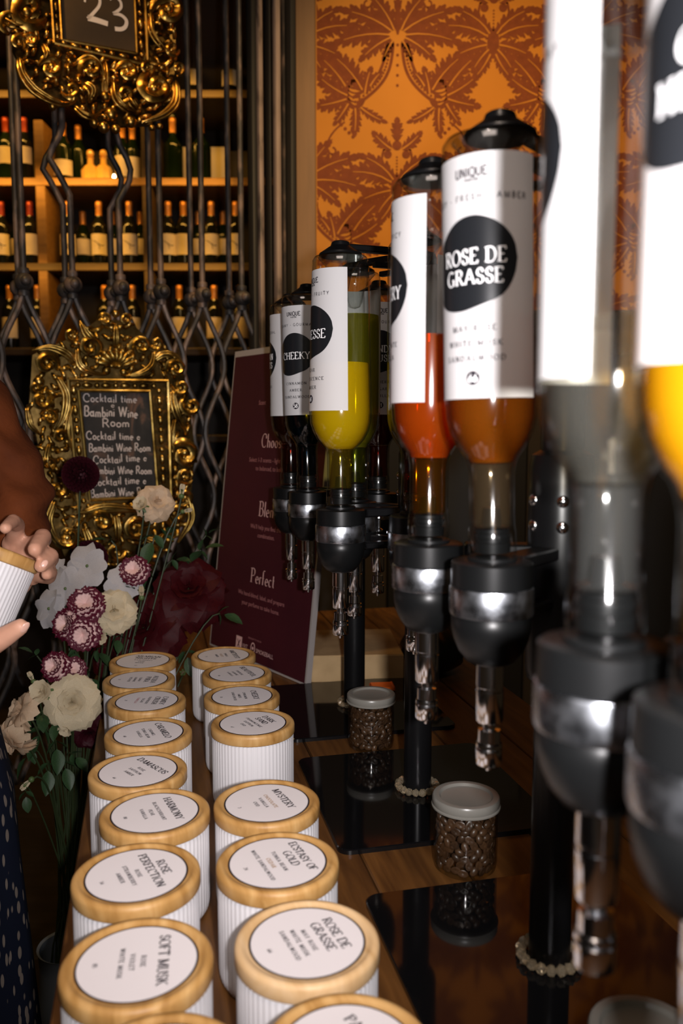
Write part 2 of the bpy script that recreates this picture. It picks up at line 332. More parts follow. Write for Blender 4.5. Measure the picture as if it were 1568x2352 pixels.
# ---------------------------------------------------------------- lettering (stroke fonts built here)
def arc(cx, cy, rx, ry, a0, a1, n=10):
    return [(cx+rx*cos(radians(a0+(a1-a0)*i/n)), cy+ry*sin(radians(a0+(a1-a0)*i/n))) for i in range(n+1)]
def V_(*p): return list(p)
CAPS = {  # width, strokes, serifs (x, y)
'A': (.86, [V_((.06,0),(.43,1)), V_((.43,1),(.80,0)), V_((.19,.34),(.67,.34))], [(.06,0),(.80,0)]),
'B': (.68, [V_((.12,0),(.12,1)), [(.12,1),(.34,1)]+arc(.34,.76,.22,.24,90,-90)+[(.12,.52)], [(.12,.52),(.36,.52)]+arc(.36,.26,.26,.26,90,-90)+[(.12,0)]], [(.08,0),(.08,1)]),
'C': (.80, [arc(.44,.5,.38,.5,48,312,18), V_((.70,.86),(.71,.66))], []),
'D': (.82, [V_((.12,0),(.12,1)), [(.12,1),(.34,1)]+arc(.34,.5,.40,.5,90,-90,14)+[(.12,0)]], [(.08,0),(.08,1)]),
'E': (.66, [V_((.12,0),(.12,1)), V_((.12,1),(.58,1),(.58,.84)), V_((.12,.52),(.46,.52)), V_((.12,0),(.60,0),(.60,.18))], [(.08,0),(.08,1)]),
'F': (.62, [V_((.12,0),(.12,1)), V_((.12,1),(.56,1),(.56,.84)), V_((.12,.52),(.44,.52))], [(.12,0),(.08,1)]),
'G': (.86, [arc(.44,.5,.38,.5,48,330,18), V_((.73,.04),(.73,.42)), V_((.58,.42),(.84,.42))], []),
'H': (.86, [V_((.14,0),(.14,1)), V_((.72,0),(.72,1)), V_((.14,.52),(.72,.52))], [(.14,0),(.14,1),(.72,0),(.72,1)]),
'I': (.36, [V_((.18,0),(.18,1))], [(.18,0),(.18,1)]),
'J': (.46, [[(.30,1),(.30,.12)]+arc(.14,.12,.16,.22,0,-90,6)], [(.30,1)]),
'K': (.80, [V_((.14,0),(.14,1)), V_((.66,1),(.16,.46)), V_((.30,.58),(.72,0))], [(.14,0),(.14,1),(.66,1),(.72,0)]),
'L': (.62, [V_((.14,0),(.14,1)), V_((.14,0),(.58,0),(.58,.2))], [(.10,0),(.14,1)]),
'M': (1.0, [V_((.12,0),(.16,1)), V_((.16,1),(.50,.06)), V_((.50,.06),(.84,1)), V_((.86,1),(.88,0))], [(.12,0),(.12,1),(.88,0),(.88,1)]),
'N': (.86, [V_((.14,0),(.14,1)), V_((.14,1),(.72,0)), V_((.72,0),(.72,1))], [(.14,0),(.10,1),(.72,1)]),
'O': (.88, [arc(.44,.5,.38,.5,0,360,24)], []),
'P': (.66, [V_((.12,0),(.12,1)), [(.12,1),(.34,1)]+arc(.34,.74,.25,.26,90,-90)+[(.12,.48)]], [(.12,0),(.08,1)]),
'Q': (.88, [arc(.44,.5,.38,.5,0,360,24), V_((.48,.12),(.80,-.18))], []),
'R': (.74, [V_((.12,0),(.12,1)), [(.12,1),(.34,1)]+arc(.34,.75,.24,.25,90,-90)+[(.12,.5)], V_((.34,.5),(.68,0))], [(.12,0),(.08,1),(.68,0)]),
'S': (.60, [arc(.30,.75,.21,.25,40,270,12)+arc(.30,.25,.23,.25,90,-140,12), V_((.47,.92),(.48,.74)), V_((.10,.08),(.09,.28))], []),
'T': (.72, [V_((.36,0),(.36,1)), V_((.06,.82),(.06,1),(.66,1),(.66,.82))], [(.36,0)]),
'U': (.84, [[(.14,1),(.14,.30)]+arc(.42,.30,.28,.30,180,360,12)+[(.70,1)]], [(.14,1),(.70,1)]),
'V': (.82, [V_((.06,1),(.41,0)), V_((.41,0),(.76,1))], [(.06,1),(.76,1)]),
'W': (1.1, [V_((.06,1),(.32,0)), V_((.32,0),(.56,1)), V_((.56,1),(.80,0)), V_((.80,0),(1.04,1))], [(.06,1),(.56,1),(1.04,1)]),
'X': (.80, [V_((.08,1),(.72,0)), V_((.72,1),(.08,0))], [(.08,1),(.72,1),(.08,0),(.72,0)]),
'Y': (.78, [V_((.06,1),(.39,.46)), V_((.72,1),(.39,.46)), V_((.39,.46),(.39,0))], [(.06,1),(.72,1),(.39,0)]),
'Z': (.70, [V_((.10,.84),(.10,1),(.60,1)), V_((.60,1),(.08,0)), V_((.08,0),(.62,0),(.62,.18))], []),
'0': (.62, [arc(.31,.5,.24,.5,0,360,18)], []), '1': (.4, [V_((.08,.82),(.22,1),(.22,0))], [(.22,0)]),
'2': (.6, [arc(.30,.72,.22,.28,160,-30,10)+[(.08,0),(.54,0)]], []), '3': (.6, [arc(.28,.75,.22,.25,150,-90,10), arc(.28,.26,.25,.26,90,-150,10)], []),
'4': (.6, [V_((.44,0),(.44,1),(.06,.3),(.58,.3))], []), '5': (.6, [V_((.52,1),(.14,1),(.12,.58))+arc(.28,.3,.25,.3,110,-150,12)], []),
'6': (.62, [[(.48,1)]+arc(.32,.34,.24,.36,150,180,3)+arc(.32,.30,.24,.30,180,540,18)], []), '7': (.58, [V_((.06,1),(.54,1),(.22,0))], []),
'8': (.62, [arc(.31,.76,.20,.24,-90,270,16), arc(.31,.27,.25,.27,90,450,16)], []), '9': (.62, [arc(.31,.70,.24,.30,0,360,16)+[(.50,.3),(.2,0)]], []),
'-': (.4, [V_((.08,.42),(.32,.42))], []), '.': (.28, [V_((.10,.0),(.18,.0))], []), ' ': (.36, [], []), '|': (.3, [V_((.15,-.1),(.15,1.1))], []),
}
LOW = {
'a': (.58, [arc(.22,.22,.16,.22,40,320,10), V_((.43,.52),(.42,.10),(.46,.0),(.56,.03))], []), 'b': (.52, [V_((.10,1),(.10,0)), arc(.28,.24,.18,.24,150,-150,10)], []),
'c': (.44, [arc(.24,.24,.18,.24,50,310,10)], []), 'd': (.52, [arc(.24,.24,.18,.24,30,330,10), V_((.42,1),(.42,0))], []),
'e': (.46, [[(.07,.26),(.41,.26)]+arc(.24,.24,.18,.24,8,310,12)], []), 'f': (.34, [arc(.26,.84,.14,.16,50,180,6)+[(.12,0)], V_((.02,.46),(.28,.46))], []),
'h': (.52, [V_((.10,1),(.10,0)), arc(.26,.30,.16,.18,170,0,8)+[(.42,0)]], []), 'i': (.2, [V_((.10,.48),(.10,0)), V_((.10,.66),(.10,.71))], []),
'k': (.46, [V_((.10,1),(.10,0)), V_((.38,.48),(.12,.20)), V_((.20,.28),(.40,0))], []), 'l': (.2, [V_((.10,1),(.10,0))], []),
'm': (.76, [V_((.08,.48),(.08,0)), arc(.22,.30,.14,.18,170,0,7)+[(.36,0)], arc(.50,.30,.14,.18,170,0,7)+[(.64,0)]], []),
'n': (.52, [V_((.10,.48),(.10,0)), arc(.26,.30,.16,.18,170,0,8)+[(.42,0)]], []), 'o': (.50, [arc(.25,.24,.19,.24,0,360,14)], []),
'r': (.36, [V_((.10,.48),(.10,0)), arc(.26,.28,.16,.20,170,60,6)], []), 's': (.40, [arc(.20,.36,.13,.12,40,270,8)+arc(.20,.12,.14,.12,90,-140,8)], []),
't': (.34, [V_((.14,.78),(.14,.06),(.26,0)), V_((.02,.48),(.28,.48))], []), ' ': (.30, [], []), '@': (.50, [arc(.25,.24,.16,.2,0,330,12)], []),
}
def stroke(mb, pts, hw, fmap, mi=0):
    """flat ribbon along pts; hw(i) half width; fmap maps 2-D to 3-D"""
    n = len(pts)
    if n < 2: return
    L_, R_ = [], []
    for i in range(n):
        a = pts[max(i-1, 0)]; b = pts[min(i+1, n-1)]
        if i == 0: a = pts[0]
        if i == n-1: b = pts[-1]
        dx, dy = b[0]-a[0], b[1]-a[1]; l = math.hypot(dx, dy) or 1; nx, ny = -dy/l, dx/l
        k = 1.0
        if 0 < i < n-1:
            d1 = (pts[i][0]-a[0], pts[i][1]-a[1]); l1 = math.hypot(*d1) or 1
            k = min(1.6, 1/max(0.5, abs(d1[0]*dx+d1[1]*dy)/(l1*l)))
        w = hw(pts, i)*k
        L_.append((pts[i][0]+nx*w, pts[i][1]+ny*w)); R_.append((pts[i][0]-nx*w, pts[i][1]-ny*w))
    vs = [fmap(*p) for p in L_]+[fmap(*p) for p in R_]
    fs = [(i, n+i, n+i+1, i+1) for i in range(n-1)]
    mb.add(vs, fs, mi)
def subdiv(pts, mx):
    o = [pts[0]]
    for a, b in zip(pts, pts[1:]):
        l = math.hypot(b[0]-a[0], b[1]-a[1]); k = max(1, int(l/mx))
        for i in range(1, k+1): o.append((a[0]+(b[0]-a[0])*i/k, a[1]+(b[1]-a[1])*i/k))
    return o
def text_w(s, h, font, cond, track): return sum((font.get(c, (.5,))[0]*cond+track)*h for c in s)-track*h
def text(mb, s, cx, cy, h, fmap, font=CAPS, cond=1.0, track=0.10, thick=.075, thin=.032, serif=True, width=None, align='c', mi=0, slant=0.0, mono=None, jit=None, hmap=None):
    if width:
        w0 = text_w(s, h, font, cond, track)
        if w0 > width: cond *= width/w0; track *= width/w0
    w = text_w(s, h, font, cond, track); x = cx-w/2 if align == 'c' else cx
    def hw(pts, i):
        if mono: return mono*h
        a = pts[max(i-1, 0)]; b = pts[min(i+1, len(pts)-1)]; dx, dy = b[0]-a[0], b[1]-a[1]; l = math.hypot(dx, dy) or 1
        dx /= l; dy /= l
        if dy < 0: dx, dy = -dx, -dy
        k = abs(dy)**1.6*(1-0.85*min(1, max(0, dx*2.2)))
        return (thin+(thick-thin)*k)*h
    for ch in s:
        src = font.get(ch) or CAPS.get(ch)
        if src is None: continue
        gw, st, sf = src
        jy = jit() if jit else 0
        for p in st:
            q = [(x+(px*cond)*h+slant*py*h, cy+(py-.5)*h+jy*h) for px, py in p]
            stroke(mb, subdiv(q, 0.35*h), hw, fmap, mi)
        if serif:
            for (sx, sy) in sf:
                y = cy+(sy-.5)*h+(thin*h if sy == 0 else -thin*h); xx = x+sx*cond*h+slant*sy*h
                q = [(xx-.13*h*max(.5,cond), y), (xx+.13*h*max(.5,cond), y)]
                stroke(mb, q, lambda p, i: thin*h*1.1, fmap, mi)
        x += (gw*cond+track)*h
def poly(mb, pts, fmap, mi=0):
    mb.add([fmap(*p) for p in pts], [list(range(len(pts)))], mi)
def disc(mb, cx, cy, r, fmap, n=24, mi=0):
    mb.add([fmap(cx, cy)]+[fmap(cx+r*cos(2*pi*i/n), cy+r*sin(2*pi*i/n)) for i in range(n)], [(0, 1+i, 1+(i+1) % n) for i in range(n)], mi)
def bfont(mb, s, x, y, h, fmap, mi=0, cond=1.0, align='c'):
    """built-in plain sans face of Blender"""
    cu = bpy.data.curves.new('t', 'FONT'); cu.body = s; cu.size = 1; cu.resolution_u = 2; cu.align_x = 'CENTER' if align == 'c' else 'LEFT'
    ob = bpy.data.objects.new('t', cu); COL.objects.link(ob)
    dg = bpy.context.evaluated_depsgraph_get(); me = bpy.data.meshes.new_from_object(ob.evaluated_get(dg))
    k = h/0.70
    mb.add([fmap(x+v.co.x*k*cond, y+(v.co.y-.35)*k) for v in me.vertices], [list(p.vertices) for p in me.polygons], mi)
    bpy.data.objects.remove(ob); bpy.data.curves.remove(cu); bpy.data.meshes.remove(me)

# ================================================================ SETTING
def plane_box(name, x0, x1, y0, y1, z0, z1, m, b=0.0):
    mb = MB(); mb.box(((x0+x1)/2, (y0+y1)/2, (z0+z1)/2), (x1-x0, y1-y0, z1-z0), b=b)
    return mb.build(name, m)
setting(plane_box('floor', -3.0, 2.4, -1.6, 4.6, -0.06, 0.0, M['floor']))
setting(plane_box('ceiling', -3.0, 2.4, -1.6, 4.6, 3.0, 3.06, M['ceiling']))
WY = 2.42
xl = at(726, 300, WY).x; xj = at(678, 300, WY).x
wall = setting(plane_box('wall_back', xl, 2.4, WY, WY+0.14, 0.0, 3.0, M['wallpaper']))
jb = setting(plane_box('trim_1', xj, xl, WY-0.012, WY+0.16, 0.0, 3.0, M['jamb'], 0.004))
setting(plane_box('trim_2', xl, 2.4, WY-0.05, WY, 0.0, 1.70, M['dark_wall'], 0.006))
for k_ in range(4):
    setting(plane_box('trim_%d' % (3+k_), xl+.20+k_*.5, xl+.60+k_*.5, WY-0.062, WY-0.05, 0.25, 1.58, M['iron_dark'], 0.006))
setting(plane_box('wall_cellar', -3.0, 2.4, 4.42, 4.5, 0.0, 3.0, M['dark_wall']))
setting(plane_box('wall_lintel', -3.0, xj, WY, WY+0.14, 2.65, 3.0, M['dark_wall']))

# damask print: flat dark print on the orange paper
U = 0.00122
dm = MB(); vm = MB()
KC = [0]
def wm(x, z): return (x, WY-0.0006-KC[0]*4e-6, z)
def leaf2d(bx, by, ang, ln, wd, lobes=5, bend=0.0, ser=0.62):
    """serrated acanthus leaf outline (pixels)"""
    ca, sa = cos(ang), sin(ang)
    def sp(t):
        x = ln*t; y = bend*ln*t*t
        return bx+ca*x-sa*y, by+sa*x+ca*y
    L_, R_ = [], []
    for i in range(lobes):
        for k, (f, w) in enumerate(((0.0, 0.12), (0.30, 0.75), (0.45, .62), (0.72, 1.0), (0.90, .80))):
            t = (i+f)/lobes; w2 = wd*(sin(pi*min(1, .12+t*.88))**.75)*(1-ser+ser*w)
            p = sp(min(1, t+0.06*w)); q = sp(min(1, t+0.07)); 
            a2 = ang+atan2(2*bend*t, 1)
            L_.append((p[0]-sin(a2)*w2, p[1]+cos(a2)*w2)); R_.append((p[0]+sin(a2)*w2, p[1]-cos(a2)*w2))
    return [sp(0)]+R_+[sp(1.05)]+L_[::-1]
def bez(p0, p1, p2, p3, n=16):
    o = []
    for i in range(n+1):
        t = i/n; a = (1-t)**3; b = 3*t*(1-t)**2; c = 3*t*t*(1-t); d = t**3
        o.append((a*p0[0]+b*p1[0]+c*p2[0]+d*p3[0], a*p0[1]+b*p1[1]+c*p2[1]+d*p3[1]))
    return o
def motif(mx, mz):
    """one ogee unit; units are pixels of the print, y up"""
    for sgn in (1, -1):
        f = lambda x, y: wm(mx+sgn*x*U, mz+y*U)
        def lf(bx, by, ang, ln, wd, lobes=5, bend=0.0):
            KC[0] = (KC[0]+1) % 60; poly(dm, leaf2d(bx, by, ang, ln, wd*1.28, lobes+1, bend), f)
            v = [(bx+cos(ang)*ln*t-sin(ang)*bend*ln*t*t, by+sin(ang)*ln*t+cos(ang)*bend*ln*t*t) for t in (0,.2,.4,.6,.8)]
            stroke(vm, v, lambda p, i: 1.9-.3*i, lambda x, y: (mx+sgn*x*U, WY-.0016, mz+y*U))
        # top palmette
        lf(8, 10, radians(68), 95, 17, 4, -.25); lf(14, 8, radians(38), 120, 20, 5, -.3); lf(20, 0, radians(8), 125, 20, 5, -.32)
        lf(16, -6, radians(-22), 85, 15, 4, -.25); lf(10,-12, radians(-52), 50, 9, 3, -.2)
        # twin dotted bands
        for off, w in ((0, 3.4), (21, 3.4)):
            b = bez((10+off*.55, -18), (14+off, -80), (22+off*1.1, -105), (92+off*.5, -152+off*.7))
            stroke(dm, b, lambda p, i: w, f)
        b = bez((16, -18), (24, -80), (34, -104), (96, -146), 18)
        for p in b[1:]: poly(dm, [(p[0]-3.5,p[1]),(p[0],p[1]-4),(p[0]+3.5,p[1]),(p[0],p[1]+4)], f)
        # plume rising beside the band
        lf(74, -128, radians(96), 60, 13, 3, .15); lf(80, -120, radians(62), 108, 22, 6, -.28); lf(62,-112, radians(118), 42, 9, 3, .2)
        # pomegranate flower
        b = [(96+20*cos(a)*1.0, -128+30*sin(a)) for a in [radians(200+ i*14) for i in range(24)]]
        stroke(dm, b, lambda p, i: 5.0, f)
        for k in range(4): stroke(dm, bez((84,-142+k*9),(92,-148+k*10),(104,-148+k*10),(112,-138+k*9),6), lambda p, i: 1.8, f)
        for k in range(3): stroke(dm, bez((94+k*5,-112),(95+k*5,-106),(97+k*4,-102),(98+k*3,-97),4), lambda p, i: 1.6, f)
        lf(114, -132, radians(22), 84, 19, 4, .2); lf(116, -140, radians(-18), 76, 17, 4, .1); lf(112,-150, radians(-60), 58, 11, 4, .1)
        lf(96, -160, radians(-96), 62, 12, 4, .15); lf(84,-158, radians(-140), 68, 10, 4, -.2); lf(118,-112, radians(58), 92, 15, 4, -.2)
        stroke(dm, bez((88,-162),(86,-196),(98,-206),(104,-214),8), lambda p, i: 3, f)
        # small sprig
        for k in range(4): disc(dm, 128-k*9, -196-k*9, 4.2, f, 8)
        # central bouquet side leaves
        lf(8, -318, radians(58), 92, 15, 4, -.45); lf(16, -322, radians(34), 104, 21, 5, -.45); lf(14,-342, radians(-8), 78, 18, 4, -.2)
        lf(10, -352, radians(-42), 62, 12, 4, -.2); lf(6,-362, radians(-66), 66, 11, 4, .2); lf(12,-250, radians(30), 58, 13, 3, .2)
        stroke(dm, bez((30,-250),(40,-280),(34,-300),(14,-330),8), lambda p, i: 2.6, f)
        disc(dm, 21, -262, 9.5, f, 10)
        # fine tendril
        stroke(dm, bez((120,-190),(160,-215),(170,-250),(150,-262),12)+bez((150,-262),(138,-262),(138,-248),(148,-246),6), lambda p, i: 2.0, f)
    f = lambda x, y: wm(mx+x*U, mz+y*U)
    poly(dm, leaf2d(0, 0, radians(90), 120, 10, 5, 0), f); poly(dm, leaf2d(0, -232, radians(90), 52, 16, 4, 0), f)
    disc(dm, 0, -242, 11, f, 12)
    poly(dm, [(14*cos(a), -338+34*sin(a)) for a in [2*pi*i/16 for i in range(16)]], f)
    for k in range(7): disc(dm, 0, -268-k*7, 2.4, f, 6)
    for k in range(5): disc(dm, 0, -22-k*22, 3.6, f, 6)
ax = at(913, 80, WY)
for i in range(-1, 4):
    for j in range(-1, 3):
        cx = ax.x+i*217*U*1.0; cz = ax.z-j*640*U-(320*U if i % 2 else 0)
        if xl-0.3 < cx < 1.0 and 0.9 < cz < 2.9: motif(cx, cz)
# keep the print inside the wall
dm2 = dm.mesh('damask_print', M['damask'], smooth=False)
import bmesh
vm2 = vm.mesh('damask_veins', M['wallpaper'], smooth=False)
for me_ in (dm2, vm2):
  bm = bmesh.new(); bm.from_mesh(me_)
  bmesh.ops.triangulate(bm, faces=[f for f in bm.faces if len(f.verts) > 4])
  bmesh.ops.bisect_plane(bm, geom=bm.verts[:]+bm.edges[:]+bm.faces[:], plane_co=(xl+0.002, 0, 0), plane_no=(-1, 0, 0), clear_outer=True)
  bm.to_mesh(me_); bm.free()
link('damask_print', dm2, wall); link('damask_veins', vm2, wall)
# ================================================================ COUNTER
counter = thing('serving_counter', 'long brown wooden counter of boards carrying the candles and dispensers', 'counter', TB(0.3, 0.9, -TZ), (0, 0, CROT))
S0, S1, T0, T1 = -0.082, 0.60, -0.25, 1.98
mb = MB(); mb.box(((S0+S1)/2-0.3, (T0+T1)/2-0.9, (TZ-0.035)/2), (S1-S0-0.03, T1-T0-0.03, TZ-0.035))
mb.build('cabinet_body', M['counter_dark'], counter)
npl = 7; pw = (S1-S0)/npl
for i in range(npl):
    mb = MB(); mb.box((0, 0, 0), (pw-0.0012, T1-T0, 0.035), b=0.0015)
    mb.build('plank', M['counter'], counter, (S0+pw*(i+.5)-0.3, (T0+T1)/2-0.9, TZ-0.0175))

# ================================================================ CANDLES
LR = 0.0500
def jar_mesh():
    n = 64*6; mb = MB()
    def rf(i, z): return 1-0.012*(0.5-0.5*cos(2*pi*i/6))**0.7
    R = 0.0488
    prof = [(0.0, 0.0), (R*.86, 0.0), (R*.93, 0.0012), (R*.985, 0.006), (R, 0.012), (R, 0.082), (R*.985, 0.0845)]
    mb.lathe(prof, n, rf=lambda i, z: rf(i, z) if z > 0.003 else 1)
    return mb.mesh('candle_jar', M['ceramic'], ang=60)
def lid_mesh():
    mb = MB(); R = LR
    prof = [(R*.93, 0.0845), (R*.99, 0.0853), (R, 0.0862), (R, 0.0940), (R*.992, 0.0958), (R*.965, 0.0974), (R*.92, 0.0979), (R*.885, 0.0975), (R*.865, 0.0966), (R*.82, 0.0961), (0.0, 0.0961)]
    mb.lathe(prof, 72); return mb.mesh('candle_lid', M['lid_wood'], ang=50)
JARM, LIDM = jar_mesh(), lid_mesh()
LIDP = LIDM.copy(); LIDP.materials.clear(); LIDP.materials.append(M['lid_wood_pale'])
def ring_mesh():
    mb = MB(); R = LR*.805; mb.lathe([(0, .0961), (R, .0961), (R, .09625), (0, .09625)], 64); return mb.mesh('label_ring', M['ink'], ang=30)
def card_mesh():
    mb = MB(); R = LR*.775; mb.lathe([(0, .0961), (R, .0961), (R, .0964), (0, .0964)], 64); return mb.mesh('lid_label', M['paper'], ang=30)
RINGM, CARDM = ring_mesh(), card_mesh()
CZ = TZ+0.0964
def candle(title, notes, num, X, Y, px0, px1, label, inks=None, pale=False, group='lidded candles in two rows on the counter'):
    """title runs in the reading direction from pixel px0 to px1 on the lid"""
    a = at_z(*px0, CZ); b = at_z(*px1, CZ); ang = atan2(b.y-a.y, b.x-a.x)
    c = thing('candle', label, 'candle', (X, Y, TZ), (0, 0, ang), group)
    link('jar', JARM, c); l = link('lid', LIDP if pale else LIDM, c); link('label_ring', RINGM, l); link('lid_label', CARDM, l)
    r = LR*.775; z = .0966
    mb = MB(); fm = lambda x, y: (x, y, z); inks = inks or {}
    if len(title) == 1: text(mb, title[0], 0, r*.44, r*.185, fm, cond=1.05, width=r*1.48, track=.08, thick=.105, thin=.048)
    else:
        text(mb, title[0], 0, r*.57, r*.175, fm, cond=1.05, width=r*1.25, track=.08, thick=.105, thin=.048); text(mb, title[1], 0, r*.31, r*.175, fm, cond=1.05, width=r*1.48, track=.08, thick=.105, thin=.048)
    y0 = (.10 if len(title) == 1 else .04)*r
    extra = []
    for k, s in enumerate(notes):
        t = mb
        if k in inks: t = MB(); extra.append((t, inks[k]))
        text(t, s, 0, y0-k*r*.185, r*.085, fm, cond=1.0, width=r*1.3, track=.24, thick=.11, thin=.06)
    text(mb, num, 0, -r*.70, r*.075, fm, cond=1, track=.12, thick=.12, thin=.06)
    mb.build('lettering', M['ink'], l, smooth=False)
    for t, m in extra: t.build('lettering', M[m], l, smooth=False)
    return c
candle(['ARABIAN','NIGHTS'], ['PATCHOULI','OUD','MUSK'], '12', -.3025, 1.2371, (313,1508), (376,1511), 'white ribbed candle with wooden lid reading ARABIAN NIGHTS, beside the flowers')
candle(['ACQUA','PURA'], ['LEMON','JASMINE','VETIVER'], '33', -.2851, 1.1407, (361,1551), (346,1573), 'white ribbed candle with wooden lid reading ACQUA PURA')
candle(['CANDY','CRUSH'], ['RASPBERRY','SUGAR','VANILLA'], '21', -.2527, 1.0494, (384,1598), (366,1624), 'white ribbed candle with wooden lid reading CANDY CRUSH', {2: 'ink_pink'})
candle(['CARAMELO'], ['CARAMEL','TONKA BEAN','VANILLA'], '60', -.224, .9342, (355,1659), (387,1700), 'white ribbed candle with wooden lid reading CARAMELO')
candle(['DAMASCUS'], ['ROSE','SAFFRON','AMBER'], '44', -.210, .8272, (316,1744), (381,1780), 'white ribbed candle with wooden lid reading DAMASCUS')
candle(['HARMONY'], ['BLACKCURRANT','PEAR','VANILLA'], '80', -.1716, .7337, (378,1835), (413,1888), 'white ribbed candle with wooden lid reading HARMONY')
candle(['ROSE','PERFECTION'], ['ROSE','STRAWBERRY','AMBER'], '54', -.1623, .6264, (328,1960), (382,2043), 'white ribbed candle with wooden lid reading ROSE PERFECTION')
candle(['SOFT MUSK'], ['ROSE','VIOLET','WHITE MUSK'], '05', -.135, .5173, (372,2145), (362,2265), 'white ribbed candle with wooden lid reading SOFT MUSK')
candle(['VELVET'], ['PLUM','ROSE','OUD'], '70', -.0985, .4200, (372,2145), (362,2265), 'white ribbed candle whose lid edge just shows in front of the SOFT MUSK candle')
candle(['AMETHYST'], ['POMELO','VIOLET','AMBER'], '77', -.1839, 1.2672, (527,1493), (545,1515), 'white ribbed candle with wooden lid reading AMETHYST, in front of the burgundy board', {1: 'ink_gold'})
candle(['BEAUTIFUL'], ['TUBEROSE','JASMINE','VANILLA'], '18', -.1509, 1.1711, (551,1531), (585,1555), 'white ribbed candle with wooden lid reading BEAUTIFUL')
candle(['CHEEKY'], ['CINNAMON','AMBER','SANDALWOOD'], '58', -.1315, 1.0687, (581,1584), (591,1606), 'white ribbed candle with wooden lid reading CHEEKY')
candle(['DARK','SAND'], ['FRANKINCENSE','SAFFRON','OUD'], '67', -.1064, .9672, (603,1646), (629,1662), 'white ribbed candle with wooden lid reading DARK SAND')
candle(['MYSTERY'], ['CHOCOLATE','VANILLA','OUD'], '3', -.0705, .7541, (613,1807), (674,1870), 'white ribbed candle with wooden lid reading MYSTERY', {0: 'ink_gold'})
candle(['ECSTASY OF','GOLD'], ['TONKA BEAN','CEDAR','WHITE SANDALWOOD'], '24', -.052, .6454, (650,1932), (716,2013), 'white ribbed candle with wooden lid reading ECSTASY OF GOLD', {1: 'ink_gold'})
candle(['ROSE DE','GRASSE'], ['MAY ROSE','WHITE MUSK','SANDALWOOD'], '66', -.0236, .540, (745,2113), (801,2188), 'white ribbed candle with pale wooden lid reading ROSE DE GRASSE', pale=True)
candle(['PARADISE'], ['COCONUT','TIARE','MUSK'], '9', .0035, .437, (846,2326), (874,2352), 'white ribbed candle with wooden lid beginning PA, nearest in the row by the dispensers')

# ================================================================ DISPENSER STANDS
# heights below are relative to the camera; hz() makes them relative to the counter top
def hz(z): return z+CAMZ-TZ
POSTS = {'far': Vector((.0205, 1.303)), 'mid': Vector((.0936, .987)), 'front': Vector((.174, .656)), 'near': Vector((.216, .352))}
def plate_mesh():
    mb = MB(); h = .128; r = .014; pts = []
    for (sx, sy, a0) in ((1,1,0), (-1,1,90), (-1,-1,180), (1,-1,270)):
        for k in range(7):
            a = radians(a0+15*k); pts.append((sx*(h-r)+r*cos(a), sy*(h-r)+r*sin(a)))
    n = len(pts); vs = []
    for (z, ins) in ((0.0, 0), (0.0045, 0), (0.0055, .001)):
        vs += [(p[0]*(1-ins/h), p[1]*(1-ins/h), z) for p in pts]
    fs = [[k*n+i, k*n+(i+1) % n, (k+1)*n+(i+1) % n, (k+1)*n+i] for k in range(2) for i in range(n)]
    fs += [[2*n+i for i in range(n)], [i for i in reversed(range(n))]]
    mb.add(vs, fs); return mb.mesh('base_plate', M['black_gloss'], ang=30)
PLATEM = plate_mesh()
def post_mesh():
    mb = MB(); mb.lathe([(.017, .005), (.017, hz(.196)), (.015, hz(.202)), (0, hz(.203))], 28); return mb.mesh('post', M['black_metal'])
POSTM = post_mesh()
def hub_mesh(): mb = MB(); mb.lathe([(.017, hz(-.205)), (.024, hz(-.20)), (.026, hz(-.19)), (.026, hz(-.03)), (.024, hz(-.02)), (.017, hz(-.016))], 12); return mb.mesh('hub', M['black_metal'], ang=30)
HUBM = hub_mesh()
def cup_mesh():
    mb = MB()
    mb.lathe([(0, -.0875), (.0150, -.0875), (.0172, -.0885), (.0172, -.0905), (.0268, -.0912), (.0282, -.0924), (.0284, -.1080), (.0274, -.1090), (.0274, -.1285), (.0282, -.1295), (.0280, -.138), (.0262, -.1465), (.0225, -.155), (.0170, -.162), (.0112, -.1645), (0, -.1645)], 40)
    return mb.mesh('measure_cup', M['black_matte'], ang=45)
def band_mesh(): mb = MB(); mb.lathe([(.0276, -.1086), (.0290, -.1092), (.0294, -.1108), (.0294, -.1266), (.0290, -.1282), (.0276, -.1288)], 48); return mb.mesh('chrome_band', M['chrome'])
def valve_mesh():
    mb = MB()
    mb.lathe([(.0096, -.1620), (.0098, -.181), (.0092, -.1815), (.0092, -.1835), (.0098, -.184), (.0098, -.2055), (.0090, -.207), (.0045, -.2075), (.0045, -.212), (.0078, -.2125), (.0080, -.2215), (.0092, -.2225), (.0094, -.2250), (.0082, -.2260), (.0094, -.2270), (.0096, -.2370), (.0088, -.2385), (.0022, -.2390), (.0018, -.243), (0, -.2435)], 28)
    return mb.mesh('valve', M['steel'], ang=30)
CUPM, BANDM, VALVEM = cup_mesh(), band_mesh(), valve_mesh()
def cone_mesh():
    mb = MB(); mb.lathe([(.0235, .1925), (.0245, .1935), (.0240, .1950), (.0115, .2035), (.0100, .2075), (.0085, .2085), (0, .2085)], 24)
    return mb.mesh('bottle_clamp', M['black_metal'], ang=35)
CONEM = cone_mesh()
def screw_mesh(): mb = MB(); mb.ball((0,0,0), .0048, 12, 8, (1,.6,1)); return mb.mesh('screw', M['steel'])
SCREWM = screw_mesh()
def knob_mesh(): mb = MB(); mb.lathe([(0,.010),(.0068,.009),(.0070,.007),(.0025,.005),(.0022,-.006),(.0055,-.008),(.0055,-.010),(0,-.0105)], 16); return mb.mesh('lever_knob', M['steel'], ang=30)
KNOBM = knob_mesh()
BOT = {}
